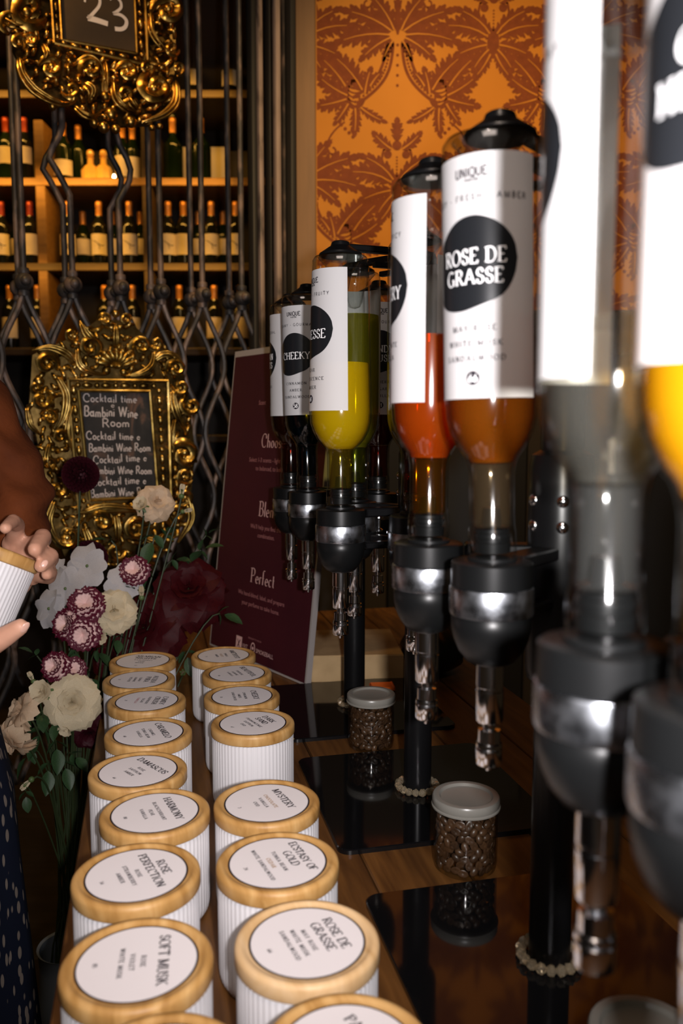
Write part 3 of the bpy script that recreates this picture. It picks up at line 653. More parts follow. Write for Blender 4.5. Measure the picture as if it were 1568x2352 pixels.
def stand(key, label, bots):
    P = POSTS[key]
    s = thing('dispenser_stand', label, 'dispenser', (P.x, P.y, TZ), None, 'rotary bottle dispenser stands')
    link('base_plate', PLATEM, s, None, (0, 0, CROT)); link('post', POSTM, s); hub = link('hub', HUBM, s)
    for (bx, by) in bots:
        d = Vector((bx-P.x, by-P.y)); r = d.length; a = atan2(d.y, d.x)
        c = link('measure_cup', CUPM, s, (d.x, d.y, hz(0))); link('chrome_band', BANDM, c); link('valve', VALVEM, c)
        link('lever_knob', KNOBM, c, (-.62*.03*d.x/r+.026*d.y/r, -.62*.03*d.y/r-.026*d.x/r, -.120), (0, 0, a))
        # bracket and top arm reach from the post to cup and clamp
        mb = MB(); R = Matrix.Rotation(a, 3, 'Z')
        mb.box(R @ Vector((r/2-.004, 0, hz(-.096))), (r-.05, .020, .010), R, .0015)
        mb.build('bracket', M['black_metal'], s); mb = MB()
        mb.box(R @ Vector((r/2-.004, 0, hz(-.135))), (r-.05, .014, .008), R, .0015)
        mb.build('bracket', M['black_metal'], s)
        mb = MB(); mb.box(R @ Vector((r/2, 0, hz(.2025))), (r+.012, .011, .0075), R, .0015)
        mb.build('arm', M['black_metal'], s); mb = MB()
        mb.box(R @ Vector((r/2-.012, 0, hz(.186))), (r-.055, .008, .006), R, .001)
        mb.build('arm_strut', M['black_metal'], s)
        link('bottle_clamp', CONEM, s, (d.x, d.y, hz(0)))
        for z in (-.055, -.075):
            link('screw', SCREWM, hub, (.026*cos(a+.5), .026*sin(a+.5), hz(z)), (0, 0, a+.5+pi/2))
    return s
B_ARAB, B_CHEEK, B_CANDY = (-.0800, 1.315), (-.0497, 1.228), (.0530, 1.200)
B_FIN, B_MIDB, B_GREEN = (-.0010, .953), (.0790, .882), (.0170, 1.052)
B_MYST, B_RDG, B_CLEAR, B_LAST = (.0705, .669), (.1052, .574), (.1130, .350), (.1270, .270)
stand('far', 'black rotary dispenser holding the CHEEKY bottle, farthest of the stands', [B_ARAB, B_CHEEK, B_CANDY])
stand('mid', 'black rotary dispenser holding the bottle of bright yellow liquid', [B_FIN, B_MIDB, B_GREEN])
stand('front', 'black rotary dispenser holding the ROSE DE GRASSE bottle', [B_MYST, B_RDG])
stand('near', 'black rotary dispenser at the right edge holding the two nearest blurred bottles', [B_CLEAR, B_LAST])

# crystal bead bracelets round the posts
def bead_mesh():
    mb = MB(); mb.lathe([(0,.0048),(.0032,.0034),(.0050,0),(.0032,-.0034),(0,-.0048)], 7); return mb.mesh('crystal_bead', M['crystal'], smooth=False)
BEADM = bead_mesh(); rng = random.Random(4)
for key, lb in (('far', 'ring of cut crystal beads at the foot of the farthest dispenser post'), ('mid', 'ring of cut crystal beads at the foot of the dispenser post behind the coffee jar'), ('front', 'ring of cut crystal beads round the post nearest the camera')):
    P = POSTS[key]; t = thing('crystal_bracelet', lb, 'bracelet', (P.x, P.y, TZ+.0058), None, 'crystal bracelets on the stands')
    for k in range(18):
        a = 2*pi*k/18; r = .0235
        for q in (0,):
            link('crystal_bead', BEADM, t, (r*cos(a+q*.1), r*sin(a+q*.1), .0045+q*.0072), (rng.random()*6, rng.random()*6, rng.random()*6))

# ================================================================ BOTTLES (upside down in the cups)
def bprof(R, rb=None):
    rb = rb or R
    return [(0, .1923), (R*.70, .1923), (R*.92, .1910), (R*.99, .1875), (R, .1820), ((R+rb)/2, .1), (rb, .0200), (rb*.975, .0080), (rb*.90, -.0020), (rb*.76, -.0115), (rb*.60, -.0180), (.0170, -.0225), (.0160, -.0270), (.0155, -.0330), (.0155, -.0670), (.0165, -.0695), (.0168, -.0850), (.0155, -.0885), (0, -.0885)]
BLOB = [(-59,760),(-56,700),(-39,620),(-18,560),(6,546),(31,590),(48,670),(54,770),(48,880),(34,965),(11,1010),(-15,1037),(-41,1015),(-57,940)]
def smooth_closed(p, k=5):
    o = []; n = len(p)
    for i in range(n):
        p0, p1, p2, p3 = p[i-1], p[i], p[(i+1) % n], p[(i+2) % n]
        for j in range(k):
            t = j/k
            o.append(tuple(.5*((2*p1[d])+(-p0[d]+p2[d])*t+(2*p0[d]-5*p1[d]+4*p2[d]-p3[d])*t*t+(-p0[d]+3*p1[d]-3*p2[d]+p3[d])*t**3) for d in (0, 1)))
    return o
def bottle(x, y, R, liquid, level, label, head, desc, title, notes, num, psi, rb=None, lean=(0, 0), neckliq=True, tilt_lbl=0):
    """psi: direction the label faces, degrees from straight at the camera (positive = to the right)"""
    t = thing('perfume_bottle', label, 'bottle', (x, y, CAMZ-.0885), (lean[0], lean[1], 0), 'upturned perfume bottles in the dispensers')
    O = .0885; rb = rb or R
    pr = bprof(R, rb)
    mb = MB(); mb.lathe([(r, z+O) for r, z in pr], 56)
    gl = mb.build('glass_body', M['glass'], t, ang=50)
    # raised punt inside the upturned base
    mb = MB(); mb.lathe([(R*.80, .1905+O), (R*.55, .182+O), (R*.36, .170+O), (R*.30, .158+O), (R*.20, .151+O), (0, .149+O)], 28)
    mb.build('punt', M['glass'], gl)
    mb = MB(); mb.lathe([(.0125, -.085+O), (.0128, -.078+O), (.0118, -.0775+O), (.0118, -.075+O), (.0128, -.0745+O), (.0128, -.0715+O), (.0118, -.071+O), (.0118, -.0685+O), (.0124, -.068+O), (.0070, -.066+O), (.0055, -.054+O), (0, -.0535+O)], 24)
    mb.build('pourer', M['black_matte'], t, ang=30)
    # liquid: level line down through the shoulder into the neck
    def rad(z):
        for (r0, z0), (r1, z1) in zip(pr, pr[1:]):
            if z1 <= z <= z0 and z0 > z1: return r0+(r1-r0)*(z0-z)/(z0-z1)
        return .0155
    zs = [level]+[z for z in (.16,.13,.1,.07,.04,.02,.008,-.002,-.0115,-.018,-.0225,-.027,-.033,-.050,-.066) if z < level-.004]
    if not neckliq: zs = [z for z in zs if z > -.024]
    zb_ = [z for z in zs if z > -.024]; zn_ = [z for z in zs if z < -.021]
    lp = [(0, level+O)]+[(max(.002, rad(z)-.0022), z+O) for z in zb_]+[(0, zb_[-1]-.0003+O)]
    mb = MB(); mb.lathe(lp, 48)
    if zn_: mb.lathe([(0, zn_[0]-.0006+O)]+[(rad(z)-.0022, z-.0006+O) for z in zn_]+[(0, zn_[-1]-.001+O)], 36, mi=1)
    mb.build('liquid', [M[liquid], M[liquid+'_neck']], t, ang=50)
    # wrapped paper label
    base = atan2(-y, -x)+radians(psi)          # angle towards the camera, then turned
    za, zb = .0205, .1750; H = zb-za
    def rr(z): return R+(rb-R)*min(1, max(0, (.182-z)/.162))
    def wrap(off):
        def f(u, v):      # u metres along the label to the reader's right, v metres up from the label foot
            z = za+v; r = rr(z)+off; a = base+u/R
            return (r*cos(a), r*sin(a), z+O)
        return f
    half = radians(81)*R; mb = MB(); n = 36; fa = wrap(.00035)
    vs = [fa(-half+2*half*i/n, H*j/2) for j in range(3) for i in range(n+1)]
    fs = [(j*(n+1)+i, j*(n+1)+i+1, (j+1)*(n+1)+i+1, (j+1)*(n+1)+i) for j in range(2) for i in range(n)]
    mb.add(vs, fs); lb = mb.build('label', M['bottle_label'], t)
    pts = [(radians(a)*R, H*(1-(.25+.385*(yy-546)/491))) for a, yy in smooth_closed(BLOB)]
    mb = MB(); fb = wrap(.00065)
    # fill the blob with vertical strips so it follows the curve
    xs = sorted(set([p[0] for p in pts])); xs = [xs[0]+(xs[-1]-xs[0])*i/44 for i in range(45)]
    def ext(xv):
        ys = []
        for a, b in zip(pts, pts[1:]+pts[:1]):
            if (a[0]-xv)*(b[0]-xv) <= 0 and a[0] != b[0]: ys.append(a[1]+(b[1]-a[1])*(xv-a[0])/(b[0]-a[0]))
        return (min(ys), max(ys)) if ys else (H*.55, H*.55)
    e = [ext(min(max(v, xs[0]+1e-6), xs[-1]-1e-6)) for v in xs]
    vs = [fb(xv, lo) for xv, (lo, hi) in zip(xs, e)]+[fb(xv, hi) for xv, (lo, hi) in zip(xs, e)]; m_ = len(xs)
    mb.add(vs, [(i, i+1, m_+i+1, m_+i) for i in range(m_-1)]); mb.build('emblem', M['gloss_ink'], lb)
    mb = MB(); fc = wrap(.0010); cyb = H*.545
    if len(title) == 1: text(mb, title[0], 0, cyb, .0098, fc, cond=.90, width=radians(84)*R, track=.09, thick=.072, thin=.034)
    else:
        for k, s in enumerate(title): text(mb, s, 0, cyb+.0064-k*.0128, .0094, fc, cond=.88, width=radians(80)*R, track=.09, thick=.075, thin=.034)
    badge = H*.085
    text(mb, num, 0, badge, .0052, fc, cond=.9, track=.08, thick=.10, thin=.05, serif=False)
    mb.build('lettering', M['white_ink'], lb, smooth=False)
    mb = MB(); fd = wrap(.0006)
    disc(mb, 0, badge, .0046, fd)
    for k, s in enumerate(notes): text(mb, s, 0, H*(.292-k*.062), .0036, fd, cond=1.05, width=radians(112)*R, track=.34, thick=.10, thin=.05)
    text(mb, desc, 0, H*.825, .0037, fd, cond=1.0, width=radians(150)*R, track=.36, mono=.075, serif=False)
    text(mb, head, 0, H*.925, .0056, fd, cond=.82, track=.05, mono=.085, serif=False)
    text(mb, 'PARFUM', 0, H*.893, .0020, fd, cond=.9, track=.08, mono=.09, serif=False)
    mb.build('lettering', M['ink'], lb, smooth=False)
    return t
M['liq_yellow'] = clear('yellow_liquid', (.97,.86,.06), (.75,.55,.02), .50, (1.0,.70,.008), ior=1.2)
M['liq_orange'] = clear('orange_liquid', (.85,.28,.03), (.42,.10,.01), .28, (.90,.16,.008), ior=1.2)
M['liq_amber'] = clear('amber_liquid', (.82,.40,.07), (.45,.15,.02), .17, (.75,.24,.016), ior=1.2)
M['liq_dark'] = clear('dark_teal_liquid', (.02,.045,.055), (.01,.015,.02), .3, (.002,.010,.014), ior=1.25)
M['liq_brown'] = clear('brown_liquid', (.40,.13,.03), (.18,.05,.01), .25, (.06,.016,.004), ior=1.25)
M['liq_red'] = clear('red_brown_liquid', (.36,.07,.02), (.15,.02,.01), .25, (.06,.010,.004), ior=1.25)
M['liq_green'] = clear('green_yellow_liquid', (.80,.78,.10), (.40,.38,.05), .25, (.35,.33,.02), ior=1.2)
M['liq_clear'] = clear('clear_liquid', (.97,.96,.92), (.7,.68,.62), .04, (.7,.68,.62), ior=1.2)
M['liq_gold'] = clear('gold_liquid', (.90,.66,.06), (.5,.33,.02), .42, (.90,.52,.01), ior=1.2)
for k_, tn, bd in (('yellow', (.95,.88,.42), (.8,.6,.05)), ('orange', (.92,.62,.16), (.7,.3,.02)), ('amber', (.97,.90,.78), (.7,.5,.3)), ('dark', (.10,.26,.34), (.004,.03,.045)), ('brown', (.55,.22,.08), (.08,.02,.005)), ('red', (.45,.12,.04), (.08,.012,.004)), ('green', (.85,.88,.25), (.3,.33,.03)), ('clear', (.98,.98,.97), (.7,.7,.68)), ('gold', (.95,.85,.55), (.7,.5,.1))):
    M['liq_%s_neck' % k_] = clear(k_+'_liquid_in_neck', tn, tuple(c*.4 for c in tn), .03, bd, ior=1.25)
UQ = 'UNIQUE.'
bottle(*B_ARAB, .0312, 'liq_brown', .15, 'upturned bottle of brown liquid, label ending N and S, leftmost by the board', UQ, 'WOODY - FLORAL', ['ARABIAN','NIGHTS'], ['PATCHOULI','OUD','MUSK'], '12', -96)
bottle(*B_CHEEK, .0312, 'liq_dark', .16, 'upturned bottle of near black liquid labelled CHEEKY with number 58', UQ, 'CREAMY - GOURMAND', ['CHEEKY'], ['CINNAMON','AMBER','SANDALWOOD'], '58', -27, lean=(0, -.022))
bottle(*B_CANDY, .0312, 'liq_red', .17, 'upturned bottle labelled CANDY CRUSH half hidden behind the yellow bottle', UQ, 'SWEET - GOURMAND', ['CANDY','CRUSH'], ['RASPBERRY','SUGAR','VANILLA'], '21', 4)
bottle(*B_FIN, .0318, 'liq_yellow', .074, 'upturned bottle of bright yellow liquid whose black emblem ends in ESSE', UQ, 'SWEET - FRUITY', ['FINESSE'], ['PEAR','IRIDESCENCE','AMBER'], '61', -68, rb=.0358)
bottle(*B_MIDB, .0312, 'liq_red', .066, 'upturned bottle of dark red liquid, mostly hidden behind the orange one', UQ, 'WARM - WOODY', ['OUD'], ['OUD','LEATHER','MUSK'], '71', 120)
bottle(*B_GREEN, .0312, 'liq_green', .14, 'upturned bottle of yellow green liquid directly behind the bright yellow one', UQ, 'FRESH - CITRUS', ['LIMETTE'], ['LIME','BASIL','MUSK'], '40', 150)
bottle(*B_MYST, .0312, 'liq_orange', .0725, 'upturned bottle of orange red liquid whose black emblem ends in RY', UQ, 'WARM - SPICY', ['MYSTERY'], ['CHOCOLATE','VANILLA','OUD'], '3', -88)
bottle(*B_RDG, .0315, 'liq_amber', .075, 'upturned bottle of amber liquid labelled ROSE DE GRASSE with number 66', UQ, 'ROSY - FRESH - AMBER', ['ROSE DE','GRASSE'], ['MAY ROSE','WHITE MUSK','SANDALWOOD'], '66', -21, lean=(0, -.025))
bottle(*B_CLEAR, .0305, 'liq_clear', .044, 'large blurred upturned bottle of colourless liquid nearest the ROSE DE GRASSE bottle', UQ, 'CLEAN - MUSKY', ['BIJOU'], ['LILY','MUSK','IRIS'], '15', -97)
bottle(*B_LAST, .0310, 'liq_gold', .10, 'blurred upturned bottle of golden liquid at the right edge', UQ, 'CITRUS - WOODY', ['CITY','NIGHTS'], ['BERGAMOT','CEDAR','MUSK'], '90', -15)

# ================================================================ COFFEE BEAN JARS
def beanm():
    mb = MB(); vs = []; nu, nv = 10, 7
    mb.ball((0,0,0), 1, nu, nv, (.0056, .0040, .0030))
    mb.v = [(x, y, max(z, -.0012)+(-.0006 if (abs(y) < .0008 and z < -.001) else 0)) for x, y, z in mb.v]
    mb.v = [(x, y, z+(.0011 if z <= -.0011 and abs(y) < .0012 else 0)) for x, y, z in mb.v]
    return mb.mesh('coffee_bean', M['bean'])
BEANM = beanm()
def coffee_jar(s, t, label, which, nb, seed):
    p = TB(s, t); j = thing('coffee_jar', label, 'jar', p, None, 'lidded glass jars of coffee beans')
    R = .0325
    mb = MB(); mb.lathe([(0, .0), (R*.85, 0), (R*.96, .003), (R, .010), (R, .055), (R*.97, .0605), (R*.93, .0635), (R*.93, .070), (R*.89, .070), (R*.89, .0635), (R*.93, .060), (R*.955, .055), (R*.955, .010), (R*.90, .005), (0, .004)], 48)
    mb.build('glass_body', M['jar_glass'], j)
    mb = MB(); Q = .0342
    mb.lathe([(Q*.97, .0655), (Q*1.015, .0658), (Q*1.02, .0672), (Q*.985, .0682), (Q, .0690), (Q, .0750), (Q*.97, .0768), (Q*.90, .0772), (Q*.80, .0770), (Q*.745, .0745), (Q*.70, .0742), (0, .0742), (0, .0715), (Q*.96, .0710)], 56)
    mb.build('lid', M['lid_plastic'], j, ang=35)
    if nb:
        rg = random.Random(seed); pts = []
        # beans lie against the glass, packed in rings from the bottom up
        Rb = R*.955-.0034
        z = .0085; k = 0
        while len(pts) < nb and z < .060:
            n = 18
            for i in range(n):
                a = 2*pi*(i+.5*(k % 2))/n+rg.uniform(-.05,.05)
                if cos(a-atan2(-p.y, -p.x)) > -.25: pts.append((Rb*cos(a), Rb*sin(a), z+rg.uniform(-.0012,.0012), a))
            z += .0068; k += 1
        for (x, y, z, a) in pts[:nb]:
            b = link('coffee_bean', BEANM, None, (p.x+x, p.y+y, p.z+z))
            R3 = Matrix.Rotation(a, 3, 'Z') @ Matrix.Rotation(pi/2+rg.uniform(-.35,.35), 3, 'Y') @ Matrix.Rotation(rg.uniform(0, 6.28), 3, 'Z')
            if rg.random() < .45: R3 = R3 @ Matrix.Rotation(pi, 3, 'X')
            b.rotation_euler = R3.to_euler()
            tag(b, 'dark roasted coffee bean against the glass of the '+which, 'bean', 'coffee beans in the '+which)
        # the unseen middle of the heap, beans no one could count
        mb = MB(); 
        for q in range(90):
            rr_ = sqrt(rg.random())*(Rb-.0085); aa = rg.random()*6.28
            Mx = Euler((rg.random()*6, rg.random()*6, rg.random()*6)).to_matrix()
            mb.ball((rr_*cos(aa), rr_*sin(aa), .008+rg.random()*.046), 1, 7, 5, (.0056,.0042,.0032), Mx)
        o = mb.build('bean_heap', M['bean'], j); o['kind'] = 'stuff'
    return j
coffee_jar(.3085, .763, 'lidded glass jar of coffee beans beside the ROSE DE GRASSE dispenser, in sharp view', 'nearer jar', 150, 1)
coffee_jar(.300, 1.100, 'smaller looking lidded glass jar of coffee beans farther back on the counter', 'farther jar', 150, 2)
coffee_jar(.292, .424, 'blurred grey lidded jar cut off by the bottom edge', 'front jar', 0, 3)

# ================================================================ SIGN BOARD, CARTON, PACKETS
br = at_z(702, 1576, TZ+.001); bl = at_z(481, 1481, TZ+.001)
wv = (br-bl); SW = wv.length; wv.normalize(); nb_ = Vector((-wv.y, wv.x, 0))   # horizontal, away from the reader
if nb_.y < 0: nb_ = -nb_
best = None
for i in range(0, 400):
    ph = i*.001
    up = Vector((0,0,1))*cos(ph)+nb_*sin(ph)
    r = ray(540, 808); nrm = wv.cross(up); C0 = Vector((0,0,CAMZ)); s_ = (bl-C0).dot(nrm)/r.dot(nrm); q = C0+r*s_
    du = (q-bl).dot(wv)
    if best is None or abs(du) < best[0]: best = (abs(du), ph, (q-bl).dot(up))
PH, SH = best[1], best[2]
print('sign', SW, SH, PH, best[0], bl, br)
PH = min(max(PH, .05), .34)
SH = min(SH, .75)
sup = Vector((0,0,1))*cos(PH)+nb_*sin(PH); snr = wv.cross(sup); 
if snr.y > 0: snr = -snr
sb = thing('sign_board', 'burgundy foam board sign leaning behind the bottles with pale serif lettering', 'sign', bl)
SM = Matrix((wv, sup, snr)).transposed()
def sgn(u, v, w=.0): return tuple(SM @ Vector((u, v, w)))
mb = MB(); th = .011
vs = [sgn(u, v, w) for w in (-th, 0) for v in (0, SH) for u in (0, SW)]
mb.add(vs, [(0,2,3,1),(0,1,5,4),(2,6,7,3),(0,4,6,2),(1,3,7,5),(4,5,7,6)]); mb.build('board', M['foam_edge'], sb, smooth=False)
mb = MB(); e = .004
mb.add([sgn(e,e,.0004), sgn(SW-e,e,.0004), sgn(SW-e,SH-.012,.0004), sgn(e,SH-.012,.0004)], [(0,1,2,3)]); face = mb.build('printed_face', M['burgundy'], sb, smooth=False)
def spt(px, py):
    r = ray(px, py); C0 = Vector((0,0,CAMZ)); nrm = wv.cross(sup); s_ = (bl-C0).dot(nrm)/r.dot(nrm); q = C0+r*s_-bl
    return q.dot(wv), q.dot(sup)
fm = lambda u, v: sgn(u, v, .0009)
mb = MB(); md = MB()
LH = {**LOW, **{k: CAPS[k] for k in 'BCPS'}}
def head_txt(s, px, py, pyh):
    u, v = spt(px, py); h = (spt(px, py-pyh/2)[1]-spt(px, py+pyh/2)[1]); 
    text(mb, s, u, v, h, fm, font=LH, cond=.86, track=.08, thick=.055, thin=.022, align='l')
head_txt('Choose', 602, 1012, 31); head_txt('Blend', 596, 1168, 34); head_txt('Perfect', 577, 1320, 33)
def small_txt(s, px, py, pyh, m=None):
    u, v = spt(px, py); h = (spt(px, py-pyh/2)[1]-spt(px, py+pyh/2)[1]); bfont(m or md, s, u, v, h, fm, cond=.98, align='l')
small_txt('Scent', 595, 925, 10); small_txt('Select 1-3 scents - light', 573, 1055, 10); small_txt('to balanced, to bold.', 588, 1075, 10)
small_txt("We'll help you find the", 576, 1207, 10); small_txt('combination.', 592, 1229, 10)
small_txt('We hand-blend, label, and prepare', 548, 1357, 10); small_txt('your perfume to take home.', 556, 1381, 10)
small_txt('BROUGHT TO YOU BY', 571, 1464, 4)
small_txt('VXT', 557, 1481, 9, mb); small_txt('SMOKEBALL', 588, 1494, 10, mb)
u, v = spt(549, 1477); mb.add([sgn(u-.011,v-.014,.0008), sgn(u+.011,v-.014,.0008), sgn(u+.011,v+.014,.0008), sgn(u-.011,v+.014,.0008)], [(0,1,2,3)])
u2, v2 = spt(581, 1489); stroke(mb, arc(u2, v2, .007, .010, 0, 360, 16), lambda p, i: .0011, fm); disc(mb, u2, v2, .003, fm, 10)
mb.build('lettering', M['sign_ink'], face, smooth=False); md.build('lettering', M['sign_ink_dim'], face, smooth=False)
mb = MB(); f2 = lambda x, y: sgn(u+x, v+y, .0013); stroke(mb, [(-.004,-.007),(.005,.008)], lambda p, i: .0012, f2); stroke(mb, [(.004,-.007),(-.001,.002)], lambda p, i: .0012, f2); stroke(mb, [(-.005,.008),(-.001,.002)], lambda p, i: .0010, f2)
mb.build('lettering', M['burgundy'], face, smooth=False)

# flat cardboard carton behind the far stand
cb = thing('carton', 'flat tan cardboard carton lying behind the farthest dispenser', 'box', (.022, 1.535, TZ), (0, 0, radians(4)))
mb = MB(); mb.box((0, 0, .024), (.165, .19, .047), b=.001); mb.build('box_body', M['carton'], cb)
mb = MB(); mb.box((-.042, 0, .0478), (.079, .188, .0014)); mb.box((.042, 0, .0478), (.079, .188, .0014)); mb.build('flap', M['carton'], cb)
pk = thing('orange_packet', 'small bright orange paper packet behind the farther coffee jar', 'packet', at_z(877, 1582, TZ+.0056)+Vector((0,0,.0)), (0, 0, radians(6)))
mb = MB(); mb.box((0, 0, .0035), (.040, .034, .007), b=.002); mb.build('packet_body', M['orange'], pk)
mb = MB(); mb.box((.0185, 0, .0042), (.004, .0345, .0066), b=.001); mb.build('seam', M['orange'], pk)
blk = thing('wooden_block', 'small tan wooden block behind the CHEEKY candle', 'block', TB(.118, 1.222), (0, 0, CROT))
mb = MB(); mb.box((0, 0, .0105), (.034, .020, .021), b=.0015); mb.build('block_body', M['carton'], blk)
bag = thing('black_pouch', 'black crumpled pouch lying behind the farthest stand, right of the carton', 'pouch', (.168, 1.50, TZ))
mb = MB(); mb.ball((0, 0, .045), 1, 24, 14, (.058, .075, .045)); rg = random.Random(3)
mb.v = [(x*(1+.08*sin(9*z*40+x*90)), y*(1+.07*cos(x*120)), max(.0005, z*(1+.06*sin(x*150+y*80)))) for x, y, z in mb.v]
mb.build('pouch_body', M['black_matte'], bag, ang=80)
mb = MB(); mb.tube([(-.03,0,.085),(-.02,0,.105),(.01,.01,.112),(.03,.0,.088)], .003, 6); mb.build('drawstring', M['black_metal'], bag)
# ================================================================ IRON GATE
G0 = Vector((-.691, 1.85, 0)); GU = Vector((.878, .479, 0)); GN = Vector((.479, -.878, 0))
def gp(px, py, w=0.0):
    """pixel to gate-plane coordinates (u, z); w = distance in front of the bars"""
    r = ray(px, py); P0 = G0+GN*w; C0 = Vector((0,0,CAMZ)); s = (P0-C0).dot(GN)/r.dot(GN); q = C0+r*s
    return (q-G0).dot(GU), q.z
def GW(u, z, w=0.0): return G0+GU*u+GN*w+Vector((0,0,z))
gate = thing('iron_gate', 'old wrought iron gate of knotted bars standing open before the wine shelves', 'gate', G0)
def gl_(mb, name, m, ang=50): 
    mb.v = [tuple(Vector(p)-G0) for p in mb.v]; return mb.build(name, m, gate, ang=ang)
KN = [(-60,640),(55,648),(167,655),(277,662),(370,671),(465,678),(555,685)]
KU = [gp(*k) for k in KN]
rg = random.Random(11)
for layer, w in ((0, 0.0), (1, -.085)):
    for i, (u, z) in enumerate(KU):
        mb = MB(); path = []
        for k in range(41):
            zz = z+k*(2.66-z)/40; du = 0
            if i in (2, 3):
                zt = gp(270, 320)[1]; zb = gp(270, 462)[1]; f = (zz-zb)/(zt-zb)
                amp = gp(302, 380)[0]-gp(272, 380)[0]
                if 0 < f < 1: du = (1 if i == 3 else -1)*amp*sin(pi*f)**1.3
                if f >= 0.5: du += (-.012 if i == 2 else .0)
            path.append(GW(u+du, zz, w))
        mb.tube(path, .0072, 8); gl_(mb, 'bar', M['iron'])
        mb = MB(); Rn = Matrix((GU, GN, Vector((0,0,1)))).transposed()
        mb.ball(GW(u, z, w+.004), .0205, 14, 9, (1,1,.95)); mb.ball(GW(u, z, w+.025), .0115, 10, 6)
        mb.lathe([(.0115,-.030),(.0125,-.024),(.0115,-.018)], 12, GW(u, z, w)); mb.lathe([(.0115,.018),(.0125,.024),(.0115,.030)], 12, GW(u, z, w))
        gl_(mb, 'knot', M['iron'])
        # ogee curves below the knots
        for sgn_ in (1, -1):
            j = i+sgn_
            S = abs(KU[j][0]-u) if 0 <= j < len(KU) else .1
            L = .165; path = []
            for k in range(64):
                zz = z-.018-k*.0175
                if zz < .12: break
                ph = pi*(z-zz)/L
                path.append(GW(u+sgn_*S*.5*(1-cos(ph))/2*1.02, zz, w+.004*sgn_))
            mb = MB(); mb.tube(path, .0064, 7); gl_(mb, 'curved_bar', M['iron'])
u0, u1 = gp(-120, 640)[0], gp(672, 640)[0]
for z, h in ((2.67, .035), (.10, .045)):
    mb = MB(); mb.box(GW((u0+u1)/2, z, -.042), (u1-u0, .11, h), Matrix((GU, -GN, Vector((0,0,1)))).transposed(), .004); gl_(mb, 'rail', M['iron_dark'])
RG = Matrix((GU, -GN, Vector((0,0,1)))).transposed()
for px, wpx, m, dep, nm in ((582, 14, 'iron_dark', .03, 'stile'), (599, 13, 'iron_pale', .02, 'stile'), (618, 7, 'iron_dark', .03, 'stile'), (638, 14, 'iron_pale', .02, 'stile'), (652, 5, 'iron', .02, 'stile'), (664, 17, 'iron_dark', .06, 'stile')):
    u = gp(px, 640)[0]; wd = wpx*.00112
    mb = MB(); mb.box(GW(u, 1.38, 0), (wd, dep, 2.58), RG, .003); gl_(mb, nm, M[m])

